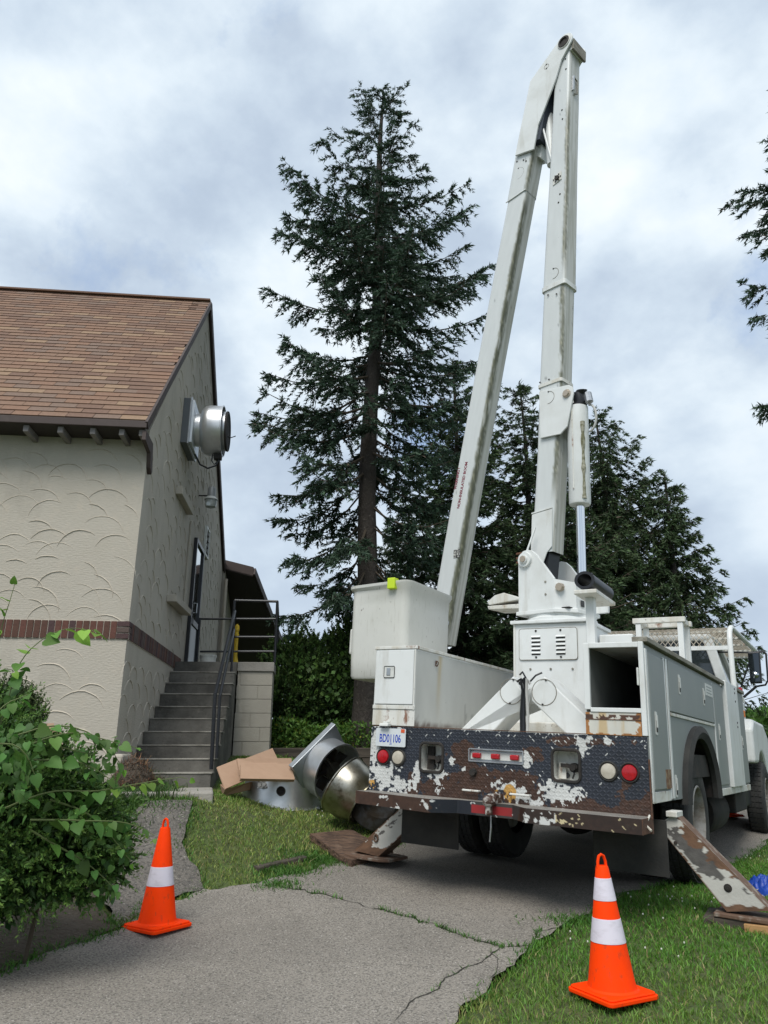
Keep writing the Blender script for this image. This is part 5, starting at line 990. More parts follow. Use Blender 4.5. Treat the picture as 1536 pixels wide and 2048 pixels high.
def cab():
    # cab shell: lower body, pillars, roof
    def sec(y, x, z0, z1): return [(-x, y, z0), (x, y, z0), (x, y, z1), (-x, y, z1)]
    Y0, Y1 = 5.55, 7.2
    m = MB(); m.box(-1.02, 1.02, Y0, Y1, .05, .98); lb = m.build('cab_body', WHITE, TK, bevel=.04, seg=3)
    # greenhouse frame
    P0 = [(-1.0, Y0, .981), (1.0, Y0, .981), (1.0, Y1, .981), (-1.0, Y1, .981)]; P1 = [(-.80, Y0 + .06, 1.76), (.80, Y0 + .06, 1.76), (.80, Y1 - .55, 1.76), (-.80, Y1 - .55, 1.76)]
    gh = MB(); gh.add([tuple(np.array(a) * [.985, 1, 1] + [0, .015 if a[1] < 7 else -.02, 0]) for a in P0] + [tuple(np.array(a) * [.985, 1, 1] + [0, .015 if a[1] < 7 else -.02, -.004]) for a in P1], [(0, 1, 5, 4), (1, 2, 6, 5), (2, 3, 7, 6), (3, 0, 4, 7)]); gh.build('window_glass', GLASS, TK)
    fr = MB()
    for i in range(4): MB().beam(P0[i], P1[i], .13 if i < 2 else .07, .08, up=(0, 1, 0)).build('pillar', WHITE, TK, bevel=.02, seg=3)
    MB().box(-.86, .86, Y0 - .0, Y1 - .5, 1.72, 1.82).build('cab_roof', WHITE, TK, bevel=.045, seg=4); MB().beam((-.97, Y0 + .01, 1.03), (.97, Y0 + .01, 1.03), .06, .12).build('rear_panel', WHITE, TK)
    # hood and fender
    hd = MB(); hd.prism([(7.21, .0), (7.21, .82), (7.7, .82), (8.4, .72), (8.75, .52), (8.8, .05)], lambda a, b, c: (c, a, b), -.80, .80); hd.build('hood', WHITE, TK, bevel=.06, seg=4)
    fd = MB(); fy = 7.2; arc = [(fy + .62 * math.cos(t), -.38 + .62 * math.sin(t)) for t in np.radians(np.linspace(132, 28, 12))]
    for s in (-1, 1): MB().prism([(6.35, .08), (6.35, .56)] + [(6.6, .70), (fy + .6, .68), (fy + 1.1, .50), (fy + 1.2, -.08)] + arc[::-1], lambda a, b, c: (c, a, b), .80 if s > 0 else -1.19, 1.19 if s > 0 else -.80).build('fender', WHITE, TK, bevel=.05, seg=3)
    a = TP(1497, 1441, 1, 7.2); MB().box(.86, 1.04, 6.9, 7.0, .74, .84).build('marker_light', mat('amber_lens', (.75, .20, .02), .3), TK, bevel=.01)
    MB().box(-1.12, 1.12, 8.82, 9.02, -.5, -.2).build('front_bumper', WHITE, TK, bevel=.03)
    # door seam, handle
    MB().box(1.0205, 1.024, 5.75, 5.765, -.02, .95).build('door_seam', DARK, TK); MB().box(1.0205, 1.05, 6.02, 6.2, .45, .53).build('door_handle', BLACK, TK, bevel=.01)
    # mirror on its tubular frame, in the plane Y = 6.4
    Q = lambda x, y, yy=6.3: TP(x, y, 1, yy)
    A, B_, C_, D_ = Q(1495, 1305), Q(1519, 1303), Q(1524, 1366), Q(1501, 1367); mb = MB(); mb.add([A, B_, C_, D_] + [(p[0], p[1] + .07, p[2]) for p in (A, B_, C_, D_)], [(0, 1, 2, 3), (7, 6, 5, 4), (0, 4, 5, 1), (1, 5, 6, 2), (2, 6, 7, 3), (3, 7, 4, 0)]); mr = mb.build('mirror', BLACK, TK, bevel=.012)
    A, B_, C_, D_ = [np.array(p) + [0, -.014, 0] for p in (Q(1497, 1308), Q(1517, 1306), Q(1521, 1363), Q(1503, 1364))]; MB().add([A, B_, C_, D_], [(0, 1, 2, 3)]).build('mirror_glass', mat('mirror_glass', (.08, .09, .10), .05, 1.0), mr)
    MB().lathe([(.001, -.04), (.03, -.034), (.048, -.018), (.05, 0)], np.array(Q(1511, 1350)) + [0, -.015, 0], (0, 1, 0), 16).build('convex_mirror', mat('convex_glass', (.5, .52, .55), .05, 1.0), mr, smooth=True)
    k = .06; pts = [Q(1430, 1303), Q(1500, 1304), Q(1527, 1302), Q(1531, 1306), Q(1535, 1360), Q(1530, 1369), Q(1512, 1372)]; MB().tube([(p[0], p[1] + k, p[2]) for p in pts], .014, 7).build('mirror_arm', BLACK, mr)
    pts = [Q(1512, 1372), Q(1486, 1394)]; MB().tube([(p[0], p[1] + k, p[2]) for p in pts], .018, 7).build('mirror_arm', BLACK, mr); pts = [Q(1498, 1322), Q(1481, 1374)]; MB().tube([(p[0], p[1] + k, p[2]) for p in pts], .011, 7).build('mirror_arm', BLACK, mr)
    # cab guard: posts, curved side rails, expanded metal
    Gy = 5.15
    prof = [(Gy, 1.56), (Gy, 1.66), (Gy + .03, 1.75), (Gy + .12, 1.83), (Gy + .25, 1.87), (Gy + 3.9, 1.90)]
    X = 1.15
    for s in (-1, 1):
        MB().tube([(s * X, Gy, .98)] + [(s * X, a, b) for a, b in prof[1:]], .035, 10).build('guard_post', WHITE, TK, smooth=True)
    MB().tube([(-X, Gy + 3.9, 1.90), (X, Gy + 3.9, 1.90)], .03, 8).build('guard_rail', WHITE, TK); MB().beam((-X, Gy, 1.56), (X, Gy, 1.56), .03, .055).build('guard_rail', WHITE, TK)
    for q in (.45, 1.2, 2.0, 2.8): MB().beam((-X, Gy + q, 1.845 + q * .008), (X, Gy + q, 1.845 + q * .008), .05, .03).build('guard_slat', WHITED, TK)
    # lattice along the profile
    L = [0]; 
    for a, b in zip(prof[:-1], prof[1:]): L.append(L[-1] + math.dist(a, b))
    def at(s): return np.interp(s, L, [p[0] for p in prof]), np.interp(s, L, [p[1] for p in prof])
    ex = MB(); cw, ch = .075, .05; nx = int(2 * X / cw); ns = int(L[-1] / ch)
    for i in range(nx):
        for j in range(ns):
            x = -X + i * cw; s = j * ch; x2 = x + cw / 2
            for (xa, sa, xb, sb) in ((x, s, x2, s + ch), (x + cw, s, x2, s + ch)) if (j % 2 == 0) else ((x2, s, x, s + ch), (x2, s, x + cw, s + ch)):
                ya, za = at(sa); yb, zb = at(min(sb, L[-1])); ex.beam((xa, ya, za), (xb, yb, zb), .007, .009)
    tag(ex.build('expanded_mesh', mat('mesh_paint', (.46, .42, .35), .7, var=(6, (.25, .20, .14), .45, .65, .8)), TK), kind='stuff')
cab()
# ------------------------------------------------------------------ traffic cones
def gz(x, y): return float(tz(x, y) + zoff(np.float64(x), np.float64(y)) * .3 + .006)
def cone(x, y, rz, label, collars, loop_w=1.0):
    T = empty('traffic_cone', (x, y, gz(x, y) + .002), label, 'traffic cone', rz, 'orange traffic cones round the truck')
    m = MB(); P = rr(0, 0, .178, .178, .03, 4); m.prism(P, lambda a, b, c: (a, b, c), 0, .022); P2 = rr(0, 0, .168, .168, .03, 4); m.prism(P2, lambda a, b, c: (a, b, c), .0222, .034); m.build('base', ORANGE, T, bevel=.005)
    R = lambda z: .132 - (.132 - .034) * (z - .034) / (.66 - .034)
    MB().lathe([(.145, .0345), (.133, .045), (R(.08), .08), (R(.3), .3), (R(.64), .64), (.033, .652), (.022, .655), (.022, .60)], (0, 0, 0), n=40).build('body', ORANGE, T, smooth=True)
    for z0, z1 in collars: MB().lathe([(R(z0) + .0005, z0), (R(z0) + .0022, z0 + .001), (R(z1) + .0022, z1 - .001), (R(z1) + .0005, z1)], (0, 0, 0), n=40).build('reflective_collar', REFL, T, smooth=True)
    MB().tube([(.030 * loop_w, 0, .64), (.029 * loop_w, 0, .675), (.018 * loop_w, 0, .703), (0, 0, .711), (-.018 * loop_w, 0, .703), (-.029 * loop_w, 0, .675), (-.030 * loop_w, 0, .64)], .0085, 8).build('loop', ORANGE, T, smooth=True)
    return T
g1 = gpt(1226, 1993); g2 = gpt(313, 1858)
cone(g1[0], g1[1], math.radians(27), 'orange cone with two white collars standing on the grass at the truck tail', ((.475, .59), (.265, .385)))
cone(g2[0], g2[1], math.radians(-33), 'orange cone with one white collar beside the leafy bush', ((.272, .395),), .9)
g3 = gpt(1456, 1634); cone(g3[0], g3[1], math.radians(10), 'distant orange cone seen low between the truck wheels', ((.475, .59), (.265, .385)))

# ------------------------------------------------------------------ fan dumped on the lawn, boxes, pads
def on(px, py, dz=0): p = gpt(px, py); return np.array([p[0], p[1], p[2] + dz])
def fans():
    # low ring housing, slightly tipped
    c = on(572, 1612); c = np.array([c[0], c[1] + .42, tz(c[0], c[1] + .42) * .5 + c[2] * .5 + .0]) + np.array([-.10, -.12, -.02]); ax = np.array([.10, -.10, 1.]); ax /= np.linalg.norm(ax)
    T = empty('scrap_fan_housing', c, 'low round aluminium fan housing lying on the lawn in front of the boxes', 'scrap fan')
    MB().lathe([(.49, .0), (.50, .012), (.475, .03), (.455, .10), (.425, .27), (.42, .33), (.435, .34), (.435, .352), (.415, .352), (.405, .33), (.41, .26), (.44, .1), (.46, .02)], (0, 0, 0), ax, 56).build('housing', ALU, T, smooth=True)
    e = np.array([-.0, -1., .0]); side = np.array([.06, -.475, .15]); MB().lathe([(.05, -.03), (.05, .03), (.040, .03), (.035, -.01), (.001, -.01)], side, (.06, -1, .12), 20).build('spigot', DARK, T, smooth=True)
    MB().obox((-.15, -.437, .22), (.055, .012, 0), (0, .0015, -.003), (0, .015, .04)).build('label_plate', mat('worn_label', (.34, .35, .35), .6, var=(45, (.06, .06, .06), .48, .56, .9)), T)
    MB().obox((.33, -.335, .235), (.08, .06, 0), (.0015, -.0015, 0), (0, .01, .012)).build('strap', ALU, T)
    m = MB(); m.tube([(.28, -.40, .345), (.36, -.36, .44)], .018, 8); m.build('stub_pipe', ALU, T)
    # square base with drum, leaning on its edge
    def w_at(px, py, d): r = ray(px, py); return r / np.hypot(r[0], r[1]) * d
    dd = 8.75; p0, p1 = w_at(581, 1536, dd - .15), w_at(667, 1450, dd + .05); mid = (p0 + p1) / 2; e1 = p1 - p0; s = np.linalg.norm(e1); e1 /= s
    axd = np.array([.52, -.72, -.52]); axd -= e1 * (axd @ e1); axd /= np.linalg.norm(axd); e2 = np.cross(axd, e1)
    if e2[1] < 0: e2 = -e2
    ctr = mid + e2 * .30 + axd * .02
    T = empty('scrap_fan_mount', ctr, 'square metal fan base with open drum tilted on its corner against the other housings', 'scrap fan')
    m = MB(); m.obox(axd * 0, e1 * s / 2, e2 * .34, axd * .035); m.build('base_plate', mat('cool_zinc', (.40, .43, .46), .42, .8, var=(5, (.28, .31, .33), .4, .7, .7)), T, bevel=.004)
    MB().lathe([(.325, .036), (.325, .25), (.337, .255), (.337, .27), (.317, .27), (.312, .05), (.001, .05)], (0, 0, 0), axd, 48).build('drum', ALU, T, smooth=True)
    m = MB(); a0 = e1; b0 = e2
    for k in range(3):
        t = k * 2.1 + .4; m.beam(axd * .25, axd * .25 + (a0 * math.cos(t) + b0 * math.sin(t)) * .31, .02, .006, up=tuple(axd))
    m.lathe([(.001, .06), (.09, .08), (.10, .19), (.001, .20)], (0, 0, 0), axd, 16); m.build('motor_bracket', STEELD, T)
    for k in range(7): t = k * .9; MB().obox(axd * .12 + (a0 * math.cos(t) + b0 * math.sin(t)) * .17, (a0 * math.cos(t) + b0 * math.sin(t)) * .07, axd * .07, (b0 * math.cos(t) - a0 * math.sin(t)) * .003).build('blade', STEELD, T)
    # greasy bowl
    d2 = 8.25; cc = w_at(708, 1586, d2); ax2 = np.array([.68, -.30, -.50]); ax2 /= np.linalg.norm(ax2)
    T = empty('scrap_fan_bowl', cc, 'greasy yellowed spun fan bowl lying on its side beside the truck tail', 'scrap fan')
    MB().lathe([(a * .86, b * .86) for a, b in ((.27, -.24), (.355, -.205), (.375, -.20), (.38, -.185), (.365, -.175), (.36, -.10), (.35, .0), (.325, .08), (.29, .14), (.28, .17), (.30, .18), (.30, .195), (.27, .19), (.27, .13), (.31, .07), (.34, -.02), (.345, -.17))], (0, 0, 0), ax2, 56).build('bowl', ALUOLD, T, smooth=True)
    MB().lathe([(.001, .04), (.24, .05), (.24, .06), (.001, .07)], (0, 0, 0), ax2, 32).build('inlet_plate', STEELD, T)
    MB().lathe([(.001, -.23), (.18, -.21), (.23, -.18), (.001, -.17)], (0, 0, 0), ax2, 24).build('wheel_hub', STEELD, T)
    T2 = empty('scrap_fan_shroud', cc + np.array([.20, .12, -.12]), 'dull metal fan cap wedged under the greasy bowl behind the bumper', 'scrap fan')
    MB().lathe([(.30, -.02), (.31, .0), (.30, .02), (.22, .10), (.001, .13)], (0, 0, 0), (.3, -.5, .4), 32).build('cap', STEELD, T2, smooth=True)
    return cc
fans()
def boxes():
    def W(px, py, d): r = ray(px, py); return r / np.hypot(r[0], r[1]) * d
    def sheetbox(name, pts, th, label):
        # flattened carton: thick folded sheet following a quad
        P = [np.array(p) for p in pts]; n = np.cross(P[1] - P[0], P[3] - P[0]); n /= np.linalg.norm(n)
        if n @ P[0] > 0: n = -n
        T = empty(name, P[0], label, 'cardboard box', group='cardboard boxes dumped on the lawn'); Q = [p - P[0] for p in P]
        for k in range(2):
            o = -n * k * (th / 2 + .004); m = MB(); m.add([q + o for q in Q] + [q + o - n * th / 2 for q in Q], [(0, 1, 2, 3), (7, 6, 5, 4), (0, 4, 5, 1), (1, 5, 6, 2), (2, 6, 7, 3), (3, 7, 4, 0)]); m.build('panel', CARD, T, bevel=.002)
        return T
    # left box: front panel, open side and dark inside
    a = [W(434, 1536, 8.72), W(476, 1520, 8.9), W(482, 1553, 8.75), W(448, 1580, 8.6)]
    a = [W(434, 1534, 8.75), W(474, 1518, 8.95), W(489, 1561, 8.75), W(450, 1578, 8.6)]
    T = sheetbox('cardboard_box', a, .012, 'cardboard box standing open on the lawn, leftmost of the pile'); P0 = a[0]
    m = MB(); q = [W(440, 1569, 8.62), W(450, 1579, 8.59), W(500, 1564, 8.8), W(498, 1580, 8.82), W(445, 1592, 8.66)]; m.add([p - P0 for p in q] + [p - P0 + np.array([.02, .12, 0]) for p in q], [(0, 1, 2, 3, 4), (9, 8, 7, 6, 5), (0, 5, 6, 1), (1, 6, 7, 2), (2, 7, 8, 3), (3, 8, 9, 4), (4, 9, 5, 0)]); m.build('side_panel', CARD, T)
    T = sheetbox('cardboard_box', [W(474, 1517, 8.72), W(583, 1516, 8.9), W(588, 1545, 8.85), W(480, 1548, 8.6)], .03, 'flattened cardboard box, middle of the pile behind the front flap')
    T = sheetbox('cardboard_box', [W(482, 1527, 8.50), W(582, 1527, 8.66), W(590, 1559, 8.56), W(481, 1557, 8.38)], .04, 'flattened cardboard box resting on top of the round fan housing')
    T = sheetbox('cardboard_box', [W(482, 1520, 9.1), W(545, 1496, 9.35), W(556, 1519, 9.3), W(560, 1540, 9.2)], .02, 'cardboard flap sticking up at the back of the box pile')
    T = sheetbox('cardboard_box', [W(570, 1574, 8.95), W(592, 1563, 9.1), W(604, 1577, 9.1), W(585, 1584, 8.95)], .01, 'small piece of cardboard inside the round fan housing')
    # boxes behind the bush
    T = sheetbox('cardboard_box', [W(62, 1448, 7.3), W(108, 1446, 7.35), W(110, 1500, 7.25), W(64, 1505, 7.2)], .05, 'cardboard box half hidden behind the bush, against the stucco wall')
    T['group'] = 'cardboard boxes behind the bush'
    T = sheetbox('cardboard_box', [W(74, 1457, 7.15), W(122, 1462, 7.3), W(138, 1580, 7.2), W(96, 1585, 7.05)], .05, 'tall cardboard box leaning behind the mulberry leaves'); T['group'] = 'cardboard boxes behind the bush'
boxes()
def pads():
    P = [on(*q) for q in ((618, 1681), (702, 1672), (741, 1693), (786, 1716), (702, 1736), (676, 1724), (650, 1702))]
    R = random.Random(6); c = np.mean(P, 0); T = empty('plywood_pad', c, 'soaked brown plywood pad under the left outrigger foot', 'plywood'); P = np.array([p - c for p in P]); n = 60
    L = np.r_[0, np.cumsum(np.linalg.norm(np.diff(np.vstack([P, P[:1]]), axis=0), axis=1))]; s = np.linspace(0, L[-1], n, endpoint=False); Q = np.c_[[np.interp(s, L, np.r_[P[:, k], P[0, k]]) for k in range(3)]].T
    for k, (z, sc) in enumerate(((.004, 1), (.024, .985), (.044, .995))):
        q = Q.copy(); q[:, :2] *= sc; q[:, :2] += np.array([[R.uniform(-.008, .008), R.uniform(-.008, .008)] for _ in range(n)]); q[:, 2] += z
        m = MB(); m.add(list(q) + list(q + [0, 0, .018]), [list(range(n))[::-1], list(range(n, 2 * n))] + [(i, (i + 1) % n, n + (i + 1) % n, n + i) for i in range(n)]); m.build('ply', WOOD, T)
    c = tw(1.83, .45, -.93); z0 = gz(c[0], c[1]); T = empty('timber_block', (c[0], c[1], 0), 'pale new timber block under the right outrigger foot', 'wood block', -.56)
    top = tw(1.8, .45, -.917)[2]; MB().box(-.14, .35, -.16, .10, top - .075, top - .004).build('board', WOODL, T, bevel=.004); MB().box(-.12, .36, -.14, .12, z0 - .06, top - .0755).build('board', WOODL, T, bevel=.004)
    c2 = tw(1.58, .50, -.93); T = empty('ply_scrap', (c2[0], c2[1], 0), 'grey plywood scrap under the heel of the right outrigger', 'plywood', -.5); MB().box(-.16, .2, -.18, .2, gz(c2[0], c2[1]) - .05, tw(1.58, .45, -.918)[2]).build('board', TIMBER, T, bevel=.004)
    # old edging timber at the lawn corner
    a, b = on(512, 1738), on(600, 1716); T = empty('edging_timber', a, 'weathered grey timber sunk along the lawn edge near the driveway', 'timber'); MB().beam((0, 0, .0), tuple(b - a + np.array([.04, .0, .0])), .10, .045).build('log', TIMBER, T, bevel=.01)
pads()
def tarp():
    c = on(1532, 1790); R = np.random.default_rng(8); nu, nv = 60, 30; u = np.linspace(0, 2 * np.pi, nu, endpoint=False)[:, None]; v = np.linspace(0, 1, nv)[None, :]
    r = .21 * v * (1 + .2 * np.sin(3 * u + 1)) + 0 * u; hgt = .10 * np.cos(v * np.pi / 2) ** .6 + 0 * u + .045 * (np.sin(u * 9 + v * 12) * v * (1 - v) * 3 + (fbm(np.cos(u) * v * 9, np.sin(u) * v * 9, 3, 4) - .5) * 1.4)
    V = np.stack([r * np.cos(u), r * np.sin(u), np.maximum(hgt, .003)], -1).reshape(-1, 3) + c + [.09, .1, 0]
    i = np.arange(nu)[:, None]; j = np.arange(nv - 1)[None, :]; i2 = (i + 1) % nu; f = np.stack([i * nv + j, i2 * nv + j, i2 * nv + j + 1, i * nv + j + 1], -1).reshape(-1, 4)
    o = mesh_np('blue_tarp', V, f, BLUE, smooth=True); tag(o, 'crumpled blue tarp lying on the grass beyond the right outrigger', 'tarp'); MB().tube([tuple(c + [-.16 + .13 * math.cos(t), -.05 + .08 * math.sin(t) * 1.2, .02 + .02 * math.sin(3 * t)]) for t in np.linspace(0, 5.5, 26)], .005, 5).build('cord', mat('white_hose', (.45, .45, .43), .5), o)
tarp()

# ------------------------------------------------------------------ wall fan, lamp
def wall_fan():
    yc, zc = 2.25, 4.76; T = empty('wall_exhaust_fan', bw(0, yc, zc), 'shiny aluminium exhaust fan mounted on its curb high on the gable wall', 'exhaust fan', BY)
    MB().box(.0, .10, -.37, .37, -.37, .37).build('curb', mat('curb_grey', (.14, .15, .16), .6, .3), T, bevel=.004)
    MB().box(.101, .125, -.385, .385, -.385, .385).build('curb_cap', ZINC, T, bevel=.003); MB().box(.126, .16, -.35, .35, -.35, .35).build('base_plate', mat('pale_aluminium', (.66, .69, .71), .45, .7), T, bevel=.004)
    MB().lathe([(.27, .16), (.26, .17), (.26, .24), (.28, .26)], (0, 0, 0), (1, 0, 0), 48).build('neck', ALU, T, smooth=True)
    MB().lathe([(.27, .245), (.34, .265), (.38, .31), (.395, .38), (.395, .56), (.405, .565), (.405, .58), (.387, .58), (.385, .38), (.33, .30)], (0, 0, 0), (1, 0, 0), 56).build('bowl', ALU, T, smooth=True)
    MB().lathe([(.29, .40), (.31, .52), (.31, .64), (.295, .64), (.28, .63), (.001, .62)], (0, 0, 0), (1, 0, 0), 44).build('motor_cover', ZINC, T, smooth=True); MB().lathe([(.296, .645), (.312, .655), (.32, .64), (.31, .62)], (0, 0, 0), (1, 0, 0), 44).build('rim', DARK, T, smooth=True)
    MB().lathe([(.001, .643), (.285, .64)], (0, 0, 0), (1, 0, 0), 30).build('cover_face', DARK, T)
    MB().box(.46, .58, -.05, .05, -.48, -.39).build('junction_box', DARK, T, bevel=.01)
    MB().tube([(.54, 0, -.47), (.50, .0, -.58), (.38, .0, -.63), (.26, 0, -.57), (.17, 0, -.40)], .014, 7).build('cable', BLACK, T, smooth=True); MB().tube([(.44, 0, -.40), (.43, 0, -.50), (.47, 0, -.56), (.55, 0, -.49)], .010, 6).build('cable', BLACK, T, smooth=True)
    MB().tube([(.64, 0, -.09), (.70, 0, -.10), (.77, .0, -.07)], .008, 6).build('wire', DARK, T)
wall_fan()
def lamp():
    y, z = 3.94, 4.24; T = empty('wall_lamp', bw(0, y, z), 'grey dusk-to-dawn lamp with clear lens on the gable wall below the fan', 'wall lamp', BY); s = .22
    MB().tube([(.0, 0, .03), (s - .06, 0, .03)], .012, 7).build('arm', DARK, T)
    MB().lathe([(.001, .20), (.055, .20), (.07, .17), (.075, .02), (.08, .0)], (s, 0, -.01), n=20).build('housing', mat('lamp_grey', (.30, .31, .31), .5, .4), T, smooth=True)
    MB().lathe([(.075, .02), (.115, -.02), (.12, -.035), (.11, -.035)], (s, 0, -.01), n=24).build('collar', WPLAST, T, smooth=True)
    MB().lathe([(.105, -.036), (.095, -.12), (.085, -.165), (.03, -.185), (.001, -.187)], (s, 0, -.01), n=24).build('lens', mat('lamp_lens', (.62, .66, .65), .25, trans=.5), T, smooth=True)
lamp()

# ------------------------------------------------------------------ spruces
def kites(P, D, L, W, r, flat=None):
    n = len(P); D = D / (np.linalg.norm(D, axis=1)[:, None] + 1e-9); q = r.normal(0, 1, (n, 3)) if flat is None else flat + r.normal(0, .45, (n, 3)); s = np.cross(D, q); s /= np.linalg.norm(s, axis=1)[:, None] + 1e-9
    L = np.broadcast_to(L, (n,))[:, None]; W = np.broadcast_to(W, (n,))[:, None]
    return np.stack([P, P + D * L * .45 + s * W, P + D * L, P + D * L * .45 - s * W], 1).reshape(-1, 3)
def needles(P, D, L, W, r):
    n = len(P); D = D / (np.linalg.norm(D, axis=1)[:, None] + 1e-9); s = np.cross(D, r.normal(0, 1, (n, 3))); s /= np.linalg.norm(s, axis=1)[:, None] + 1e-9; L = L[:, None]; W = W[:, None]
    return np.stack([P + s * W, P + D * L, P - s * W], 1).reshape(-1, 3)
def spruce(x, y, H, prof, zb, lean, label, seed, cols, m=None, whorl=.33, nper=5, droop=.25, trunk_r=.22, dens=1.0, tw_=1.0, az=None, zbase=None, tuft=(.06, .115), hang=.35, gap=None, name='spruce_tree', nq=5, st0=None):
    r = np.random.default_rng(seed); z0 = float(tz(x, y)) - .1 if zbase is None else zbase
    T = empty(name, (x, y, z0), label, 'spruce tree', group='spruce trees behind the truck')
    tp = [(lean * (h / H) ** 1.3 + .04 * math.sin(h * .9), .03 * math.sin(h * .7), h) for h in np.linspace(0, H, 26)]
    rad = [trunk_r * (1.0 - h[2] / H) ** .75 + .012 + .08 * trunk_r * math.exp(-h[2] * 2.5) * 4 for h in tp]
    n = 20; V = []; 
    for (a, b, c), R in zip(tp, rad):
        for k in range(n): t = 2 * math.pi * k / n; q = R * (1 + .10 * (vn(np.array(t * 4), np.array(c * 2.0), seed) - .5)); V.append((a + q * math.cos(t), b + q * math.sin(t), c))
    mesh_np('trunk', V, grid_faces(len(tp), n, True), BARK, T, smooth=True)
    br = MB(); LV = []; LC = []
    h = zb
    tpa = np.array(tp)
    while h < H * .985:
        f = (h - zb) / (H - zb); rmax = prof(f); k = nper if f < .85 else max(3, nper - 1)
        a0 = r.uniform(0, 6.28)
        for j in range(k):
            a = a0 + 2 * math.pi * j / k + r.normal(0, .22)
            if gap and gap(f, a, r): continue
            Lb = rmax * r.uniform(.66, 1.10) * (az(a, f) if az else 1.0)
            if Lb < .12: continue
            hh = h + r.uniform(-.12, .12); bx, by = np.interp(hh, tpa[:, 2], tpa[:, 0]), np.interp(hh, tpa[:, 2], tpa[:, 1])
            up0 = .30 * f - droop * (1 - f) * (1 + 1.2 * max(0, .5 - f)) ; s = np.linspace(0, 1, 9); out = s * Lb; zz = hh + Lb * (up0 * s * 1.2 - droop * .9 * s * (1 - s) * (1.6 - f) + .16 * s ** 2.2)
            ca, sa = math.cos(a), math.sin(a); bend = r.normal(0, .08) * Lb * s ** 2; C = np.c_[bx + ca * out - sa * bend, by + sa * out + ca * bend, zz]
            br.tube(C[::2], [max(.006, .028 * min(1, Lb / 2) * (1 - .85 * t)) for t in s[::2]], 4, cap=False)
            # twigs on both sides
            nt_ = max(8, int(Lb / .058 * tw_)); st = np.sort(r.uniform(st0 or (.10 if f > .35 else .22), 1.0, nt_)); st = np.append(st, [1.0, .98]); B = np.c_[[np.interp(st, s, C[:, q]) for q in range(3)]].T; tl_ = (.17 + .42 * Lb * (1 - st) * (.35 + .65 * st)) * r.uniform(.6, 1.2, len(st)); tl_ = np.minimum(tl_, .75)
            sd_ = np.where(r.random(len(st)) < .5, 1, -1); ang_ = r.uniform(.5, 1.15, len(st)) * sd_; dx, dy = np.cos(a + ang_), np.sin(a + ang_); dd = np.c_[dx, dy, -hang * r.uniform(.0, 2.0, len(st)) * (1.15 - f) + .10]
            dd /= np.linalg.norm(dd, axis=1)[:, None]
            # tufts along each twig
            for bP, dP, tL in zip(B, dd, tl_):
                c_ = max(3, int(tL / .040 * dens)); u = (np.arange(c_) + r.random(c_)) / c_; p = bP + dP * (u * tL)[:, None] + np.array([0, 0, -1.]) * (u ** 2 * tL * hang * .55)[:, None]
                for q in range(nq):
                    sdv = np.cross(dP, [0, 0, 1.]) * (1 if q % 2 else -1); D = dP * .8 + sdv * r.uniform(-.2, 1.0, c_)[:, None] + r.normal(0, .35, (c_, 3)) + np.array([0, 0, -.12]); ln = r.uniform(*tuft, c_) * (.8 if f > .8 else 1)
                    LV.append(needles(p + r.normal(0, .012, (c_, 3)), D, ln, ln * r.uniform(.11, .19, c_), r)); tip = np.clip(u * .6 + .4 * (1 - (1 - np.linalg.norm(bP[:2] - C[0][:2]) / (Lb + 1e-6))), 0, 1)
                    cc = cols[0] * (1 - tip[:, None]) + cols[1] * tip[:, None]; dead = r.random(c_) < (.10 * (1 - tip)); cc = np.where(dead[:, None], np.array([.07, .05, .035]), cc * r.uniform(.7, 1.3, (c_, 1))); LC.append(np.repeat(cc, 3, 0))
        h += whorl * r.uniform(.75, 1.25)
    top = tpa[-1]; c_ = 40; LV.append(needles(top + np.c_[r.normal(0, .02, c_), r.normal(0, .02, c_), r.uniform(-.5, .02, c_)], np.c_[r.normal(0, .7, (c_, 2)), r.uniform(.2, 1.2, c_)], np.full(c_, .14), np.full(c_, .02), r)); LC.append(np.repeat(np.tile(cols[1], (c_, 1)), 3, 0))
    br.build('limbs', TWIG, T); V = np.concatenate(LV); Cc = np.concatenate(LC); f = np.arange(len(V)).reshape(-1, 3); mesh_np('crown', V, f, m or SPR, T, col=Cc)
    return len(f)
def tri(pts):
    xs = [p[0] for p in pts]; ys = [p[1] for p in pts]; return lambda f: float(np.interp(f, xs, ys))
CB = [np.array([.017, .036, .019]), np.array([.050, .096, .055])]       # blue-green spruce
CG = [np.array([.020, .040, .015]), np.array([.058, .100, .034])]       # yellow-green Norway spruce
def wat(px, py, d): rr_ = ray(px, py); return rr_ / np.hypot(rr_[0], rr_[1]) * d
NK = 0
D1 = 12.0; b1 = wat(724, 1520, D1); t1 = wat(768, 172, D1 + .3); H1 = t1[2] - float(tz(b1[0], b1[1])) - .40
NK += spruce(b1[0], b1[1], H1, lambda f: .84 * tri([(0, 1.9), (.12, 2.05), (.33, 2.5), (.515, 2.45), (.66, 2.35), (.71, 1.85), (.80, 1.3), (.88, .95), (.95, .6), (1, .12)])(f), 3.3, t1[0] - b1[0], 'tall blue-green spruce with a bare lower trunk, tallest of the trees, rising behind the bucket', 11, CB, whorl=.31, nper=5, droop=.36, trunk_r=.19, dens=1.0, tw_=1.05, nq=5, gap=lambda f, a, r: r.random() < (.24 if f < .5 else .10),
    az=lambda a, f: 1.0 + (.18 if (math.cos(a) > .3 and f > .9) else 0) - (.15 if (math.cos(a) < -.5 and .0 < f < .12) else 0), hang=.5)
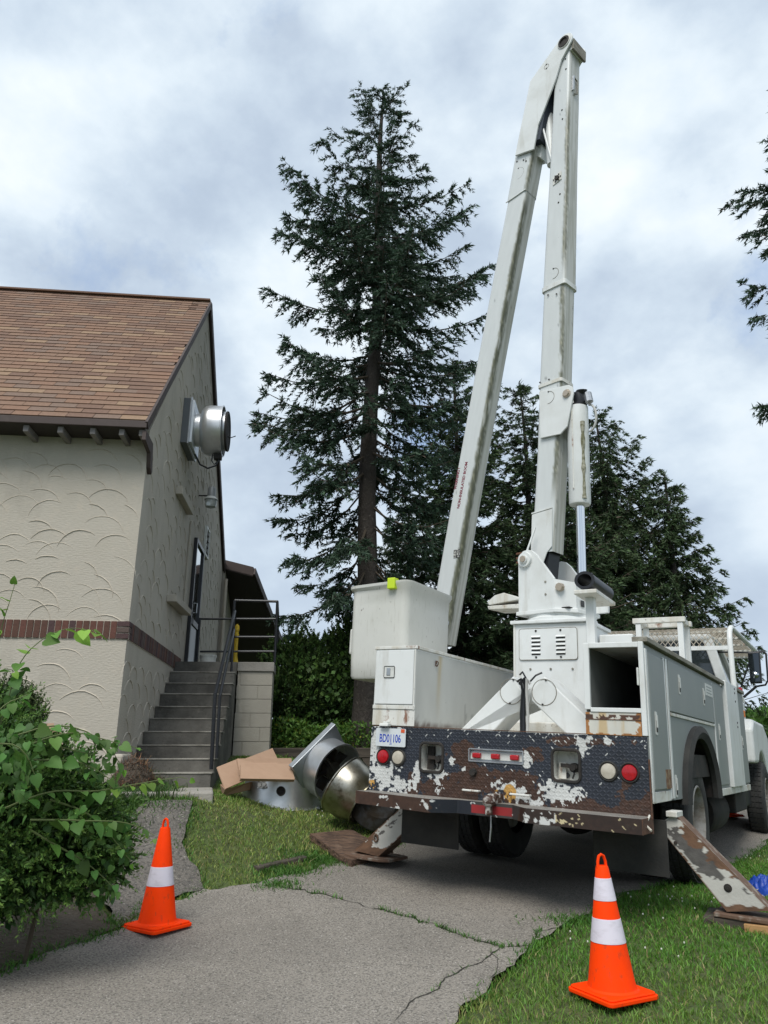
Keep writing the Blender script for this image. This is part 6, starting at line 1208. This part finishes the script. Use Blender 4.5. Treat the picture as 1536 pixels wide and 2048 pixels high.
def addtree(px_top, py_top, D, spread, label, seed, zb=1.0, cols=CG, nper=5, whorl=.36, dens=.85, tw_=.85, prof=None, base_px=None, **kw):
    t = wat(px_top, py_top, D); x, y = t[0], t[1]; g = float(tz(x, y)); H = t[2] - g + .1
    return spruce(x, y, H, prof or tri([(0, spread), (.25, spread * .86), (.5, spread * .62), (.75, spread * .36), (.92, spread * .16), (1, .1)]), zb, 0, label, seed, cols, m=SPR2, nper=nper, whorl=whorl, dens=dens, tw_=tw_, tuft=(.085, .155), nq=5, st0=.05, trunk_r=.14, **kw)
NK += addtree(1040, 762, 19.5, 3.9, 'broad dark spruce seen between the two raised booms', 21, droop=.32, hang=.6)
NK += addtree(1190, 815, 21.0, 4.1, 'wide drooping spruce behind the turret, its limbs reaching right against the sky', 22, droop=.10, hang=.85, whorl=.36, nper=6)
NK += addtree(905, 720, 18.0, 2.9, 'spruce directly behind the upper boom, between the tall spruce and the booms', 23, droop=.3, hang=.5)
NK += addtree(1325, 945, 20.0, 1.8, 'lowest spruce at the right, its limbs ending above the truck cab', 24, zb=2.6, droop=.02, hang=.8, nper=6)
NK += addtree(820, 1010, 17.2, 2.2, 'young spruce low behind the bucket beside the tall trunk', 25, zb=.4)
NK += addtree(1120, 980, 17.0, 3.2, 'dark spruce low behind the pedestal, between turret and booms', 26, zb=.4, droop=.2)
# the tree whose limbs enter from the right edge
def side_tree():
    D = 12.0; t = wat(1722, 620, D); x, y = t[0], t[1]; g = float(tz(x, y)); H = 12.4 - g
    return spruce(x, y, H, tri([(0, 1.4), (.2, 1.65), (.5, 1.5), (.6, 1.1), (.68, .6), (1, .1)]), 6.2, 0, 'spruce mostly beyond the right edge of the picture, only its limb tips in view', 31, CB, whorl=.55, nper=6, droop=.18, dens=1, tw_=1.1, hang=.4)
NK += side_tree()

# ------------------------------------------------------------------ hedge, ground cover, retaining timbers
def leafcloud(name, cen, rad, n, L, W, cols, m, parent=None, seed=0, up=.4, shell=.55, flat=False, lobes=None):
    r = np.random.default_rng(seed); cen = np.atleast_2d(cen); rad = np.atleast_2d(rad); w = (rad[:, 0] * rad[:, 1] + rad[:, 0] * rad[:, 2]); k = r.choice(len(cen), n, p=w / w.sum()); d = r.normal(0, 1, (n, 3)); d /= np.linalg.norm(d, axis=1)[:, None]
    q = shell + (1 - shell) * r.random(n) ** .6; q *= 1 + .22 * (fbm(d[:, 0] * 3 + k, d[:, 1] * 3 + d[:, 2] * 3, seed, 3) - .5) * 2; P = cen[k] + rad[k] * d * q[:, None]
    D = d + r.normal(0, .5, (n, 3)) + [0, 0, up]; ln = r.uniform(.7, 1.3, n) * L; V = kites(P, D, ln, ln * W, r); t = r.random(n)[:, None]; c = (cols[0] * (1 - t) + cols[1] * t) * r.uniform(.75, 1.25, (n, 1))
    return mesh_np(name, V, np.arange(len(V)).reshape(-1, 4), m, parent, col=np.repeat(c, 4, 0))
def sprays(name, starts, dirs, L, parent, m, cols, seed, step=.03, fl=(.05, .09), wd=.25, curve=.25, per=3, rad=.001, taper=True):
    """feathery shoots: leaflets along curved stems"""
    r = np.random.default_rng(seed); VV = []; CC = []
    for s0, d0, l0 in zip(starts, dirs, L):
        k = max(3, int(l0 / step)); u = (np.arange(k) + r.random(k)) / k; d0 = d0 / np.linalg.norm(d0); P = s0 + d0 * (u * l0)[:, None] + np.array([0, 0, -curve]) * (u ** 2 * l0)[:, None]
        for _ in range(per):
            sd_ = np.cross(d0, r.normal(0, 1, (k, 3))); sd_ /= np.linalg.norm(sd_, axis=1)[:, None]; D = d0 * .8 + sd_ * r.uniform(.4, 1, k)[:, None] + [0, 0, -curve * .6]; ln = r.uniform(*fl, k) * ((1.15 - .75 * u) if taper else 1)
            VV.append(kites(P, D, ln, ln * wd, r)); t = u[:, None]; CC.append(np.repeat((cols[0] * (1 - t) + cols[1] * t) * r.uniform(.75, 1.25, (k, 1)), 4, 0))
    V = np.concatenate(VV); return mesh_np(name, V, np.arange(len(V)).reshape(-1, 4), m, parent, col=np.concatenate(CC))
def hedge():
    r = np.random.default_rng(5); gb = wat(640, 1440, 12.8); T = empty('yew_hedge', (gb[0], gb[1], float(tz(gb[0], gb[1]))), 'dark overgrown yew hedge between the annex and the bucket', 'hedge'); o = np.array(T.location)
    cols = [np.array([.015, .034, .008]), np.array([.085, .155, .032])]
    cen = [wat(u, v, d) - o for u, v, d in ((600, 1400, 12.6), (640, 1380, 12.8), (690, 1370, 12.9), (620, 1340, 13.0), (680, 1320, 13.2), (720, 1300, 13.3), (575, 1380, 12.6), (585, 1330, 12.9), (760, 1390, 13.2), (560, 1420, 12.5), (655, 1430, 12.7))]
    leafcloud('foliage', cen, [(.52, .45, .5)] * len(cen), 30000, .075, .26, cols, SPR, T, 3, shell=.45)
    st, di, ln = [], [], []
    for (u, v, u2, v2, d) in ((600, 1335, 571, 1277, 12.6), (640, 1310, 609, 1240, 12.8), (660, 1330, 606, 1274, 12.7), (690, 1300, 673, 1236, 13), (700, 1290, 690, 1220, 13), (640, 1345, 600, 1300, 12.6), (610, 1360, 566, 1310, 12.5), (670, 1300, 655, 1262, 12.9)):
        for k in range(5):
            a = wat(u + r.normal(0, 7), v + r.normal(0, 6), d) - o; b = wat(u2 + r.normal(0, 4) * (k > 0), v2 + r.uniform(0, 14) * (k > 0), d + r.normal(0, .08)) - o; st.append(a); di.append(b - a); ln.append(np.linalg.norm(b - a))
    for k in range(500):
        c = cen[r.integers(len(cen))]; d = r.normal(0, 1, 3); d[2] = abs(d[2]); d[1] = -abs(d[1]) * .6; d /= np.linalg.norm(d); st.append(c + d * .42); di.append(d + [0, 0, .5]); ln.append(r.uniform(.15, .32))
    sprays('shoots', st, di, ln, T, SPR, [cols[0] * 1.6, cols[1] * 1.25], 9, step=.02, fl=(.045, .08), curve=-.05, per=4)
    for k in range(5): MB().tube([(cen[k][0], cen[k][1], -.3), tuple(cen[k])], .03, 5).build('stem', TWIG, T)
    # leaves of a vine woven in it
    P = []; 
    for k in range(70): P.append(wat(r.uniform(590, 700), r.uniform(1310, 1430), 12.25) - o)
    P = np.array(P); V = kites(P, r.normal(0, 1, (70, 3)) + [0, -.2, -.7], r.uniform(.07, .13, 70), .045, r, flat=np.array([0, -1., .3])); mesh_np('vine_leaves', V, np.arange(len(V)).reshape(-1, 4), LEAFM, T, col=np.repeat(np.tile([.08, .17, .03], (70, 1)) * r.uniform(.5, 1.3, (70, 1)), 4, 0))
    # ground cover in front of it
    n = 15000; X = r.uniform(-2.1, .3, n); Y = 12.35 + r.uniform(-.75, .75, n) - .1 * X; hh = .02 + .42 * r.random(n) * (.5 + fbm(X * 2, Y * 2, 4)); P = np.c_[X, Y, np.full(n, -.02) + hh]
    V = kites(P, np.c_[r.normal(0, 1, (n, 2)), r.uniform(.2, 1.5, n)], r.uniform(.04, .09, n), .014, r); t = r.random((n, 1)); c = np.array([.05, .12, .02]) * (1 - t) + np.array([.14, .27, .04]) * t; yl = (r.random((n, 1)) < .04); c = np.where(yl, [.25, .26, .03], c)
    tag(mesh_np('ground_cover', V, np.arange(len(V)).reshape(-1, 4), LEAFM, col=np.repeat(c, 4, 0)), kind='stuff')
    W = empty('retaining_timbers', (-.9, 11.6, 0), 'two stacked grey landscape timbers holding the bed below the hedge', 'retaining wall')
    for k in range(3): MB().box(-1.15, 1.25, -.07, .07, -.40 + k * .15, -.255 + k * .15).build('timber', TIMBER, W, bevel=.012)
    MB().box(-1.15, 1.25, .08, 1.5, -.4, -.02).build('soil_fill', DIRT, W)
hedge()
def far_green():
    r = np.random.default_rng(12)
    for k, (u, v, d, R) in enumerate(((1516, 1452, 34, 1.3), (1560, 1440, 36, 1.9), (1490, 1475, 38, 1.1))):
        c = wat(u, v, d); g = -.35; T = empty('far_bush', (c[0], c[1], g), ('rounded bright green bush in the distance right of the truck body', 'bright green bush at the far right edge, beyond the hood', 'small green bush far behind the truck hood')[k], 'bush', group='distant green bushes')
        h = c[2] - g; leafcloud('foliage', [(0, 0, h * .75), (R * .5, .2, h * .5), (-R * .5, 0, h * .5)], [(R, R, h * .6)] * 3, 5000, .22, .35, [np.array([.04, .10, .015]), np.array([.10, .20, .03])], LEAFM, T, 5 + k)
        MB().tube([(0, 0, -.2), (0, 0, h * .8)], .06, 6).build('stem', TWIG, T)
    # far tree line closing the horizon
    cen, rad = [], []
    for a in np.linspace(-70, 70, 60):
        t = math.radians(a); D = 95 + 10 * math.sin(a * .3); cen.append((D * math.sin(t), D * math.cos(t), 1.0)); rad.append((4.2, 3, 2.6 + .8 * math.sin(a)))
    o = leafcloud('far_treeline', cen, rad, 42000, .9, .4, [np.array([.03, .065, .02]), np.array([.07, .13, .035])], LEAFM, None, 77, shell=.3); tag(o, kind='stuff')
far_green()

# ------------------------------------------------------------------ the bush and mulberry shoots at the left
def heart(L, w, fold=.25):
    # heart-shaped leaf, 10 verts, along +Y, face +Z, folded on the midrib
    o = [(0, 0), (.30, -.08), (.50, .10), (.50, .35), (.33, .65), (.0, 1.0)]
    v = [(0, .0, 0), (0, .35, 0), (0, .7, 0), (0, 1.0, 0)]
    R = [(.28, -.07, fold * .28), (.48, .12, fold * .48), (.47, .38, fold * .45), (.28, .70, fold * .26)]
    Ls = [(-a, b, c) for a, b, c in R]; V = np.array(v + R + Ls) * [w, L, w]; F3 = [(0, 4, 5), (0, 5, 1), (1, 5, 6), (1, 6, 2), (2, 6, 7), (2, 7, 3), (0, 9, 8), (0, 1, 9), (1, 10, 9), (1, 2, 10), (2, 11, 10), (2, 3, 11)]
    return V, np.array(F3)
def leaves(name, P, D, Nn, S, cols, parent, r, m=LEAFM):
    V0, F0 = heart(1, .9); VV, FF, CC = [], [], []; n = len(P)
    D = D / np.linalg.norm(D, axis=1)[:, None]; X = np.cross(D, Nn); X /= np.linalg.norm(X, axis=1)[:, None] + 1e-9; Z = np.cross(X, D)
    V = P[:, None] + S[:, None, None] * (V0[None, :, 0:1] * X[:, None] + V0[None, :, 1:2] * D[:, None] + (V0[None, :, 2:3] - .18 * V0[None, :, 1:2] ** 2) * Z[:, None])
    F = (F0[None] + (np.arange(n) * len(V0))[:, None, None]).reshape(-1, 3); return mesh_np(name, V.reshape(-1, 3), F, m, parent, col=np.repeat(cols, len(V0), 0))
def bush():
    r = np.random.default_rng(44); ctr = wat(60, 1700, 5.3); gzz = float(tz(ctr[0], ctr[1])); T = empty('juniper_bush', (ctr[0], ctr[1], gzz), 'dense feathery green bush at the left edge beside the one-collar cone', 'bush'); o = np.array(T.location)
    lob = [(50, 1715, 5.25, .36), (120, 1690, 5.25, .32), (20, 1640, 5.3, .38), (90, 1600, 5.45, .36), (150, 1650, 5.4, .30), (20, 1530, 5.5, .26), (-60, 1680, 5.2, .42), (10, 1770, 5.2, .26), (170, 1728, 5.35, .24), (-40, 1560, 5.5, .45), (110, 1748, 5.25, .22), (-90, 1760, 5.1, .32), (-60, 1480, 5.6, .35), (200, 1720, 5.4, .18)]
    cen = np.array([wat(u, v, d) - o for u, v, d, _ in lob]); rad = np.array([[q, q, q] for *_, q in lob])
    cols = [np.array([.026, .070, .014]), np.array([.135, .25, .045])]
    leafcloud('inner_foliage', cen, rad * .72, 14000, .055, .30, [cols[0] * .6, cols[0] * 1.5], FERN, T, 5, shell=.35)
    st, di, ln = [], [], []
    for c, q in zip(cen, rad[:, 0]):
        for k in range(int(520 * q / .36 * (q / .36))):
            d = r.normal(0, 1, 3); d /= np.linalg.norm(d)
            if d[1] > .55 or d[2] < -.62: continue
            st.append(c + d * q * r.uniform(.55, 1.0)); di.append(d * .9 + [r.normal(0, .3), r.normal(0, .3), r.uniform(-.5, .5)]); ln.append(r.uniform(.07, .15) * (1.9 if r.random() < .12 else 1))
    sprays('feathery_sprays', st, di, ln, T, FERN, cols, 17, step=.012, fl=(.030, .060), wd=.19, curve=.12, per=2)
    MB().tube([(0, .1, -.1), (.05, .15, .5), (-.05, .15, .9)], .014, 6).build('stem', TWIG, T)
    # low edge shadowed leaves near ground handled by lobes; small upright juniper at the back
    c = wat(30, 1420, 6.3); T2 = empty('small_juniper', (c[0], c[1], float(tz(c[0], c[1]))), 'small upright juniper top showing above the bush against the stucco wall', 'bush'); o2 = np.array(T2.location)
    st, di, ln = [], [], []
    for k in range(420):
        d = r.normal(0, 1, 3); d /= np.linalg.norm(d); cc = [wat(20, 1430, 6.3), wat(45, 1410, 6.35), wat(-5, 1400, 6.3), wat(55, 1440, 6.3), wat(20, 1470, 6.2)][k % 5] - o2; st.append(cc + d * .10 * r.random()); di.append(d * .7 + [0, 0, .9]); ln.append(r.uniform(.08, .17))
    sprays('sprays', st, di, ln, T2, FERN, [np.array([.025, .045, .015]), np.array([.10, .14, .045])], 3, step=.011, fl=(.02, .04), curve=-.1, per=3); MB().tube([(0, 0, 0), tuple(wat(25, 1440, 6.3) - o2)], .02, 5).build('stem', TWIG, T2)
    # mulberry: arching shoots with heart-shaped leaves
    c = wat(-30, 1640, 5.2); T3 = empty('mulberry_shrub', (c[0], c[1], float(tz(c[0], c[1]))), 'wild mulberry with heart-shaped leaves and long shoots arching across the stucco wall', 'shrub'); o3 = np.array(T3.location)
    SH = [[(-40, 1560, 5.1), (10, 1420, 5.1), (45, 1310, 5.1), (100, 1262, 5.1), (165, 1252, 5.05), (193, 1268, 5.0)], [(-40, 1500, 5.0), (-10, 1350, 5.0), (10, 1235, 5.0), (25, 1170, 5.0), (30, 1160, 5.0)],
          [(-20, 1530, 4.9), (60, 1490, 4.9), (140, 1462, 4.95), (210, 1478, 5.0), (285, 1500, 5.0)], [(0, 1620, 4.9), (90, 1585, 4.95), (180, 1585, 5.0), (270, 1570, 5.0), (340, 1550, 5.0), (375, 1558, 5.0)], [(20, 1480, 5.0), (90, 1450, 5.0), (150, 1448, 5.0), (200, 1470, 5.0), (235, 1510, 5.0), (250, 1550, 5.0)],
          [(60, 1640, 4.8), (150, 1640, 4.85), (220, 1640, 4.9), (280, 1652, 4.95), (310, 1672, 4.95)], [(-20, 1440, 4.8), (10, 1400, 4.8), (50, 1380, 4.8), (70, 1400, 4.8)], [(-30, 1500, 4.6), (20, 1470, 4.6), (60, 1500, 4.6), (75, 1560, 4.6)], [(-30, 1360, 4.8), (0, 1330, 4.8), (25, 1340, 4.8)],
          [(60, 1660, 4.9), (130, 1700, 4.9), (200, 1740, 5.0), (240, 1790, 5.05)], [(100, 1600, 5.0), (180, 1620, 5.0), (235, 1690, 5.05), (262, 1722, 5.1)], [(40, 1520, 4.9), (120, 1520, 4.95), (190, 1530, 5.0), (240, 1575, 5.0)], [(70, 1480, 5.0), (130, 1500, 5.0), (185, 1510, 5.0)]]
    PP, DD, NN, SS, CC = [], [], [], [], []; stem = MB()
    for si, sh in enumerate(SH):
        K = np.array([wat(*p) - o3 for p in sh]); L = np.r_[0, np.cumsum(np.linalg.norm(np.diff(K, axis=0), axis=1))]; n = max(6, int(L[-1] / .045)); s = np.linspace(0, L[-1], n); C = np.c_[[np.interp(s, L, K[:, k]) for k in range(3)]].T
        C[1:-1] += r.normal(0, .012, (n - 2, 3)); C[1:-1] = (C[:-2] + C[1:-1] + C[2:]) / 3; C[2:-2] = (C[:-4] + C[1:-3] + C[2:-2] + C[3:-1] + C[4:]) / 5; stem.tube(C, [.006 * (1 - .7 * t / L[-1]) for t in s], 5, cap=False)
        for i in range(2, n):
            if r.random() < .12: continue
            t = s[i] / L[-1]; tan = C[i] - C[i - 1]; tan /= np.linalg.norm(tan); sd_ = np.cross(tan, [0, 0, 1.]) * (1 if i % 2 else -1); young = t > .93
            d = tan * .5 + sd_ * .7 + np.array([0, -.15, -.55 * r.uniform(.4, 1.5)]) + r.normal(0, .25, 3); sz = r.uniform(.055, .10) * (.6 if young and si > 1 else 1) * (1.15 - .35 * t) * (1.45 if si < 1 else 1)
            PP.append(C[i] + d / np.linalg.norm(d) * .02); DD.append(d); NN.append(np.array([0, -.45, .8]) + r.normal(0, .5, 3)); SS.append(sz); lg = si in (0, 1, 3) or young
            base = np.array([.16, .32, .04]) if (lg and t > .55) else np.array([.085, .19, .032]); CC.append(base * r.uniform(.7, 1.3))
    # loose leaves over the upper part of the bush and at its right flank
    for (u0, u1, v0, v1, d, k) in ((-10, 90, 1450, 1560, 4.75, 60), (-10, 60, 1480, 1640, 4.6, 50), (120, 235, 1690, 1800, 5.15, 110), (90, 200, 1600, 1700, 5.0, 40), (190, 260, 1640, 1730, 5.15, 40), (150, 240, 1470, 1560, 5.0, 34)):
        for _ in range(k): PP.append(wat(r.uniform(u0, u1), r.uniform(v0, v1), d + r.normal(0, .08)) - o3); DD.append(np.array([r.normal(0, .5), -.3, -.7 + r.normal(0, .4)])); NN.append(np.array([0, -.5, .6]) + r.normal(0, .65, 3)); SS.append(r.uniform(.03, .062)); CC.append(np.array([.07, .165, .03]) * r.uniform(.6, 1.4))
    stem.build('stems', mat('green_stem', (.10, .13, .04), .7), T3); leaves('leaves', np.array(PP), np.array(DD), np.array(NN), np.array(SS), np.array(CC), T3, r)
    # weeds in the bed and along its edge
    n = 9000; X = r.uniform(-3.2, -1.35, n); Y = r.uniform(4.3, 6.4, n); k = inpoly(X, Y, BEDw) & (fbm(X * 3.3, Y * 3.3, 41) > .46); X, Y = X[k], Y[k]; n = len(X); blades('bed_weeds', X, Y, r.uniform(.015, .05, n), r.uniform(.004, .010, n), np.array([.08, .17, .03]) * r.uniform(.5, 1.3, (n, 1)), lean=1.2)
    # undergrowth along the wall foot
    n = 2600; q = [G(*p) for p in ((250, 1600), (300, 1590), (220, 1640), (200, 1600), (285, 1560))]; k = r.integers(0, 5, n); q = np.array(q)[k]; X = q[:, 0] + r.normal(0, .16, n); Y = q[:, 1] + r.normal(0, .14, n); blades('wall_weeds', X, Y, r.uniform(.04, .13, n), r.uniform(.006, .014, n), np.array([.05, .115, .02]) * r.uniform(.5, 1.3, (n, 1)), lean=.9)
bush()

# ------------------------------------------------------------------ lift everything to the ground's own height
for o in list(S.objects):
    if o.parent is None and o is not cam and o is not sun: o.location.z += ZC
print('spruce kites', NK, 'objects', len(S.objects))
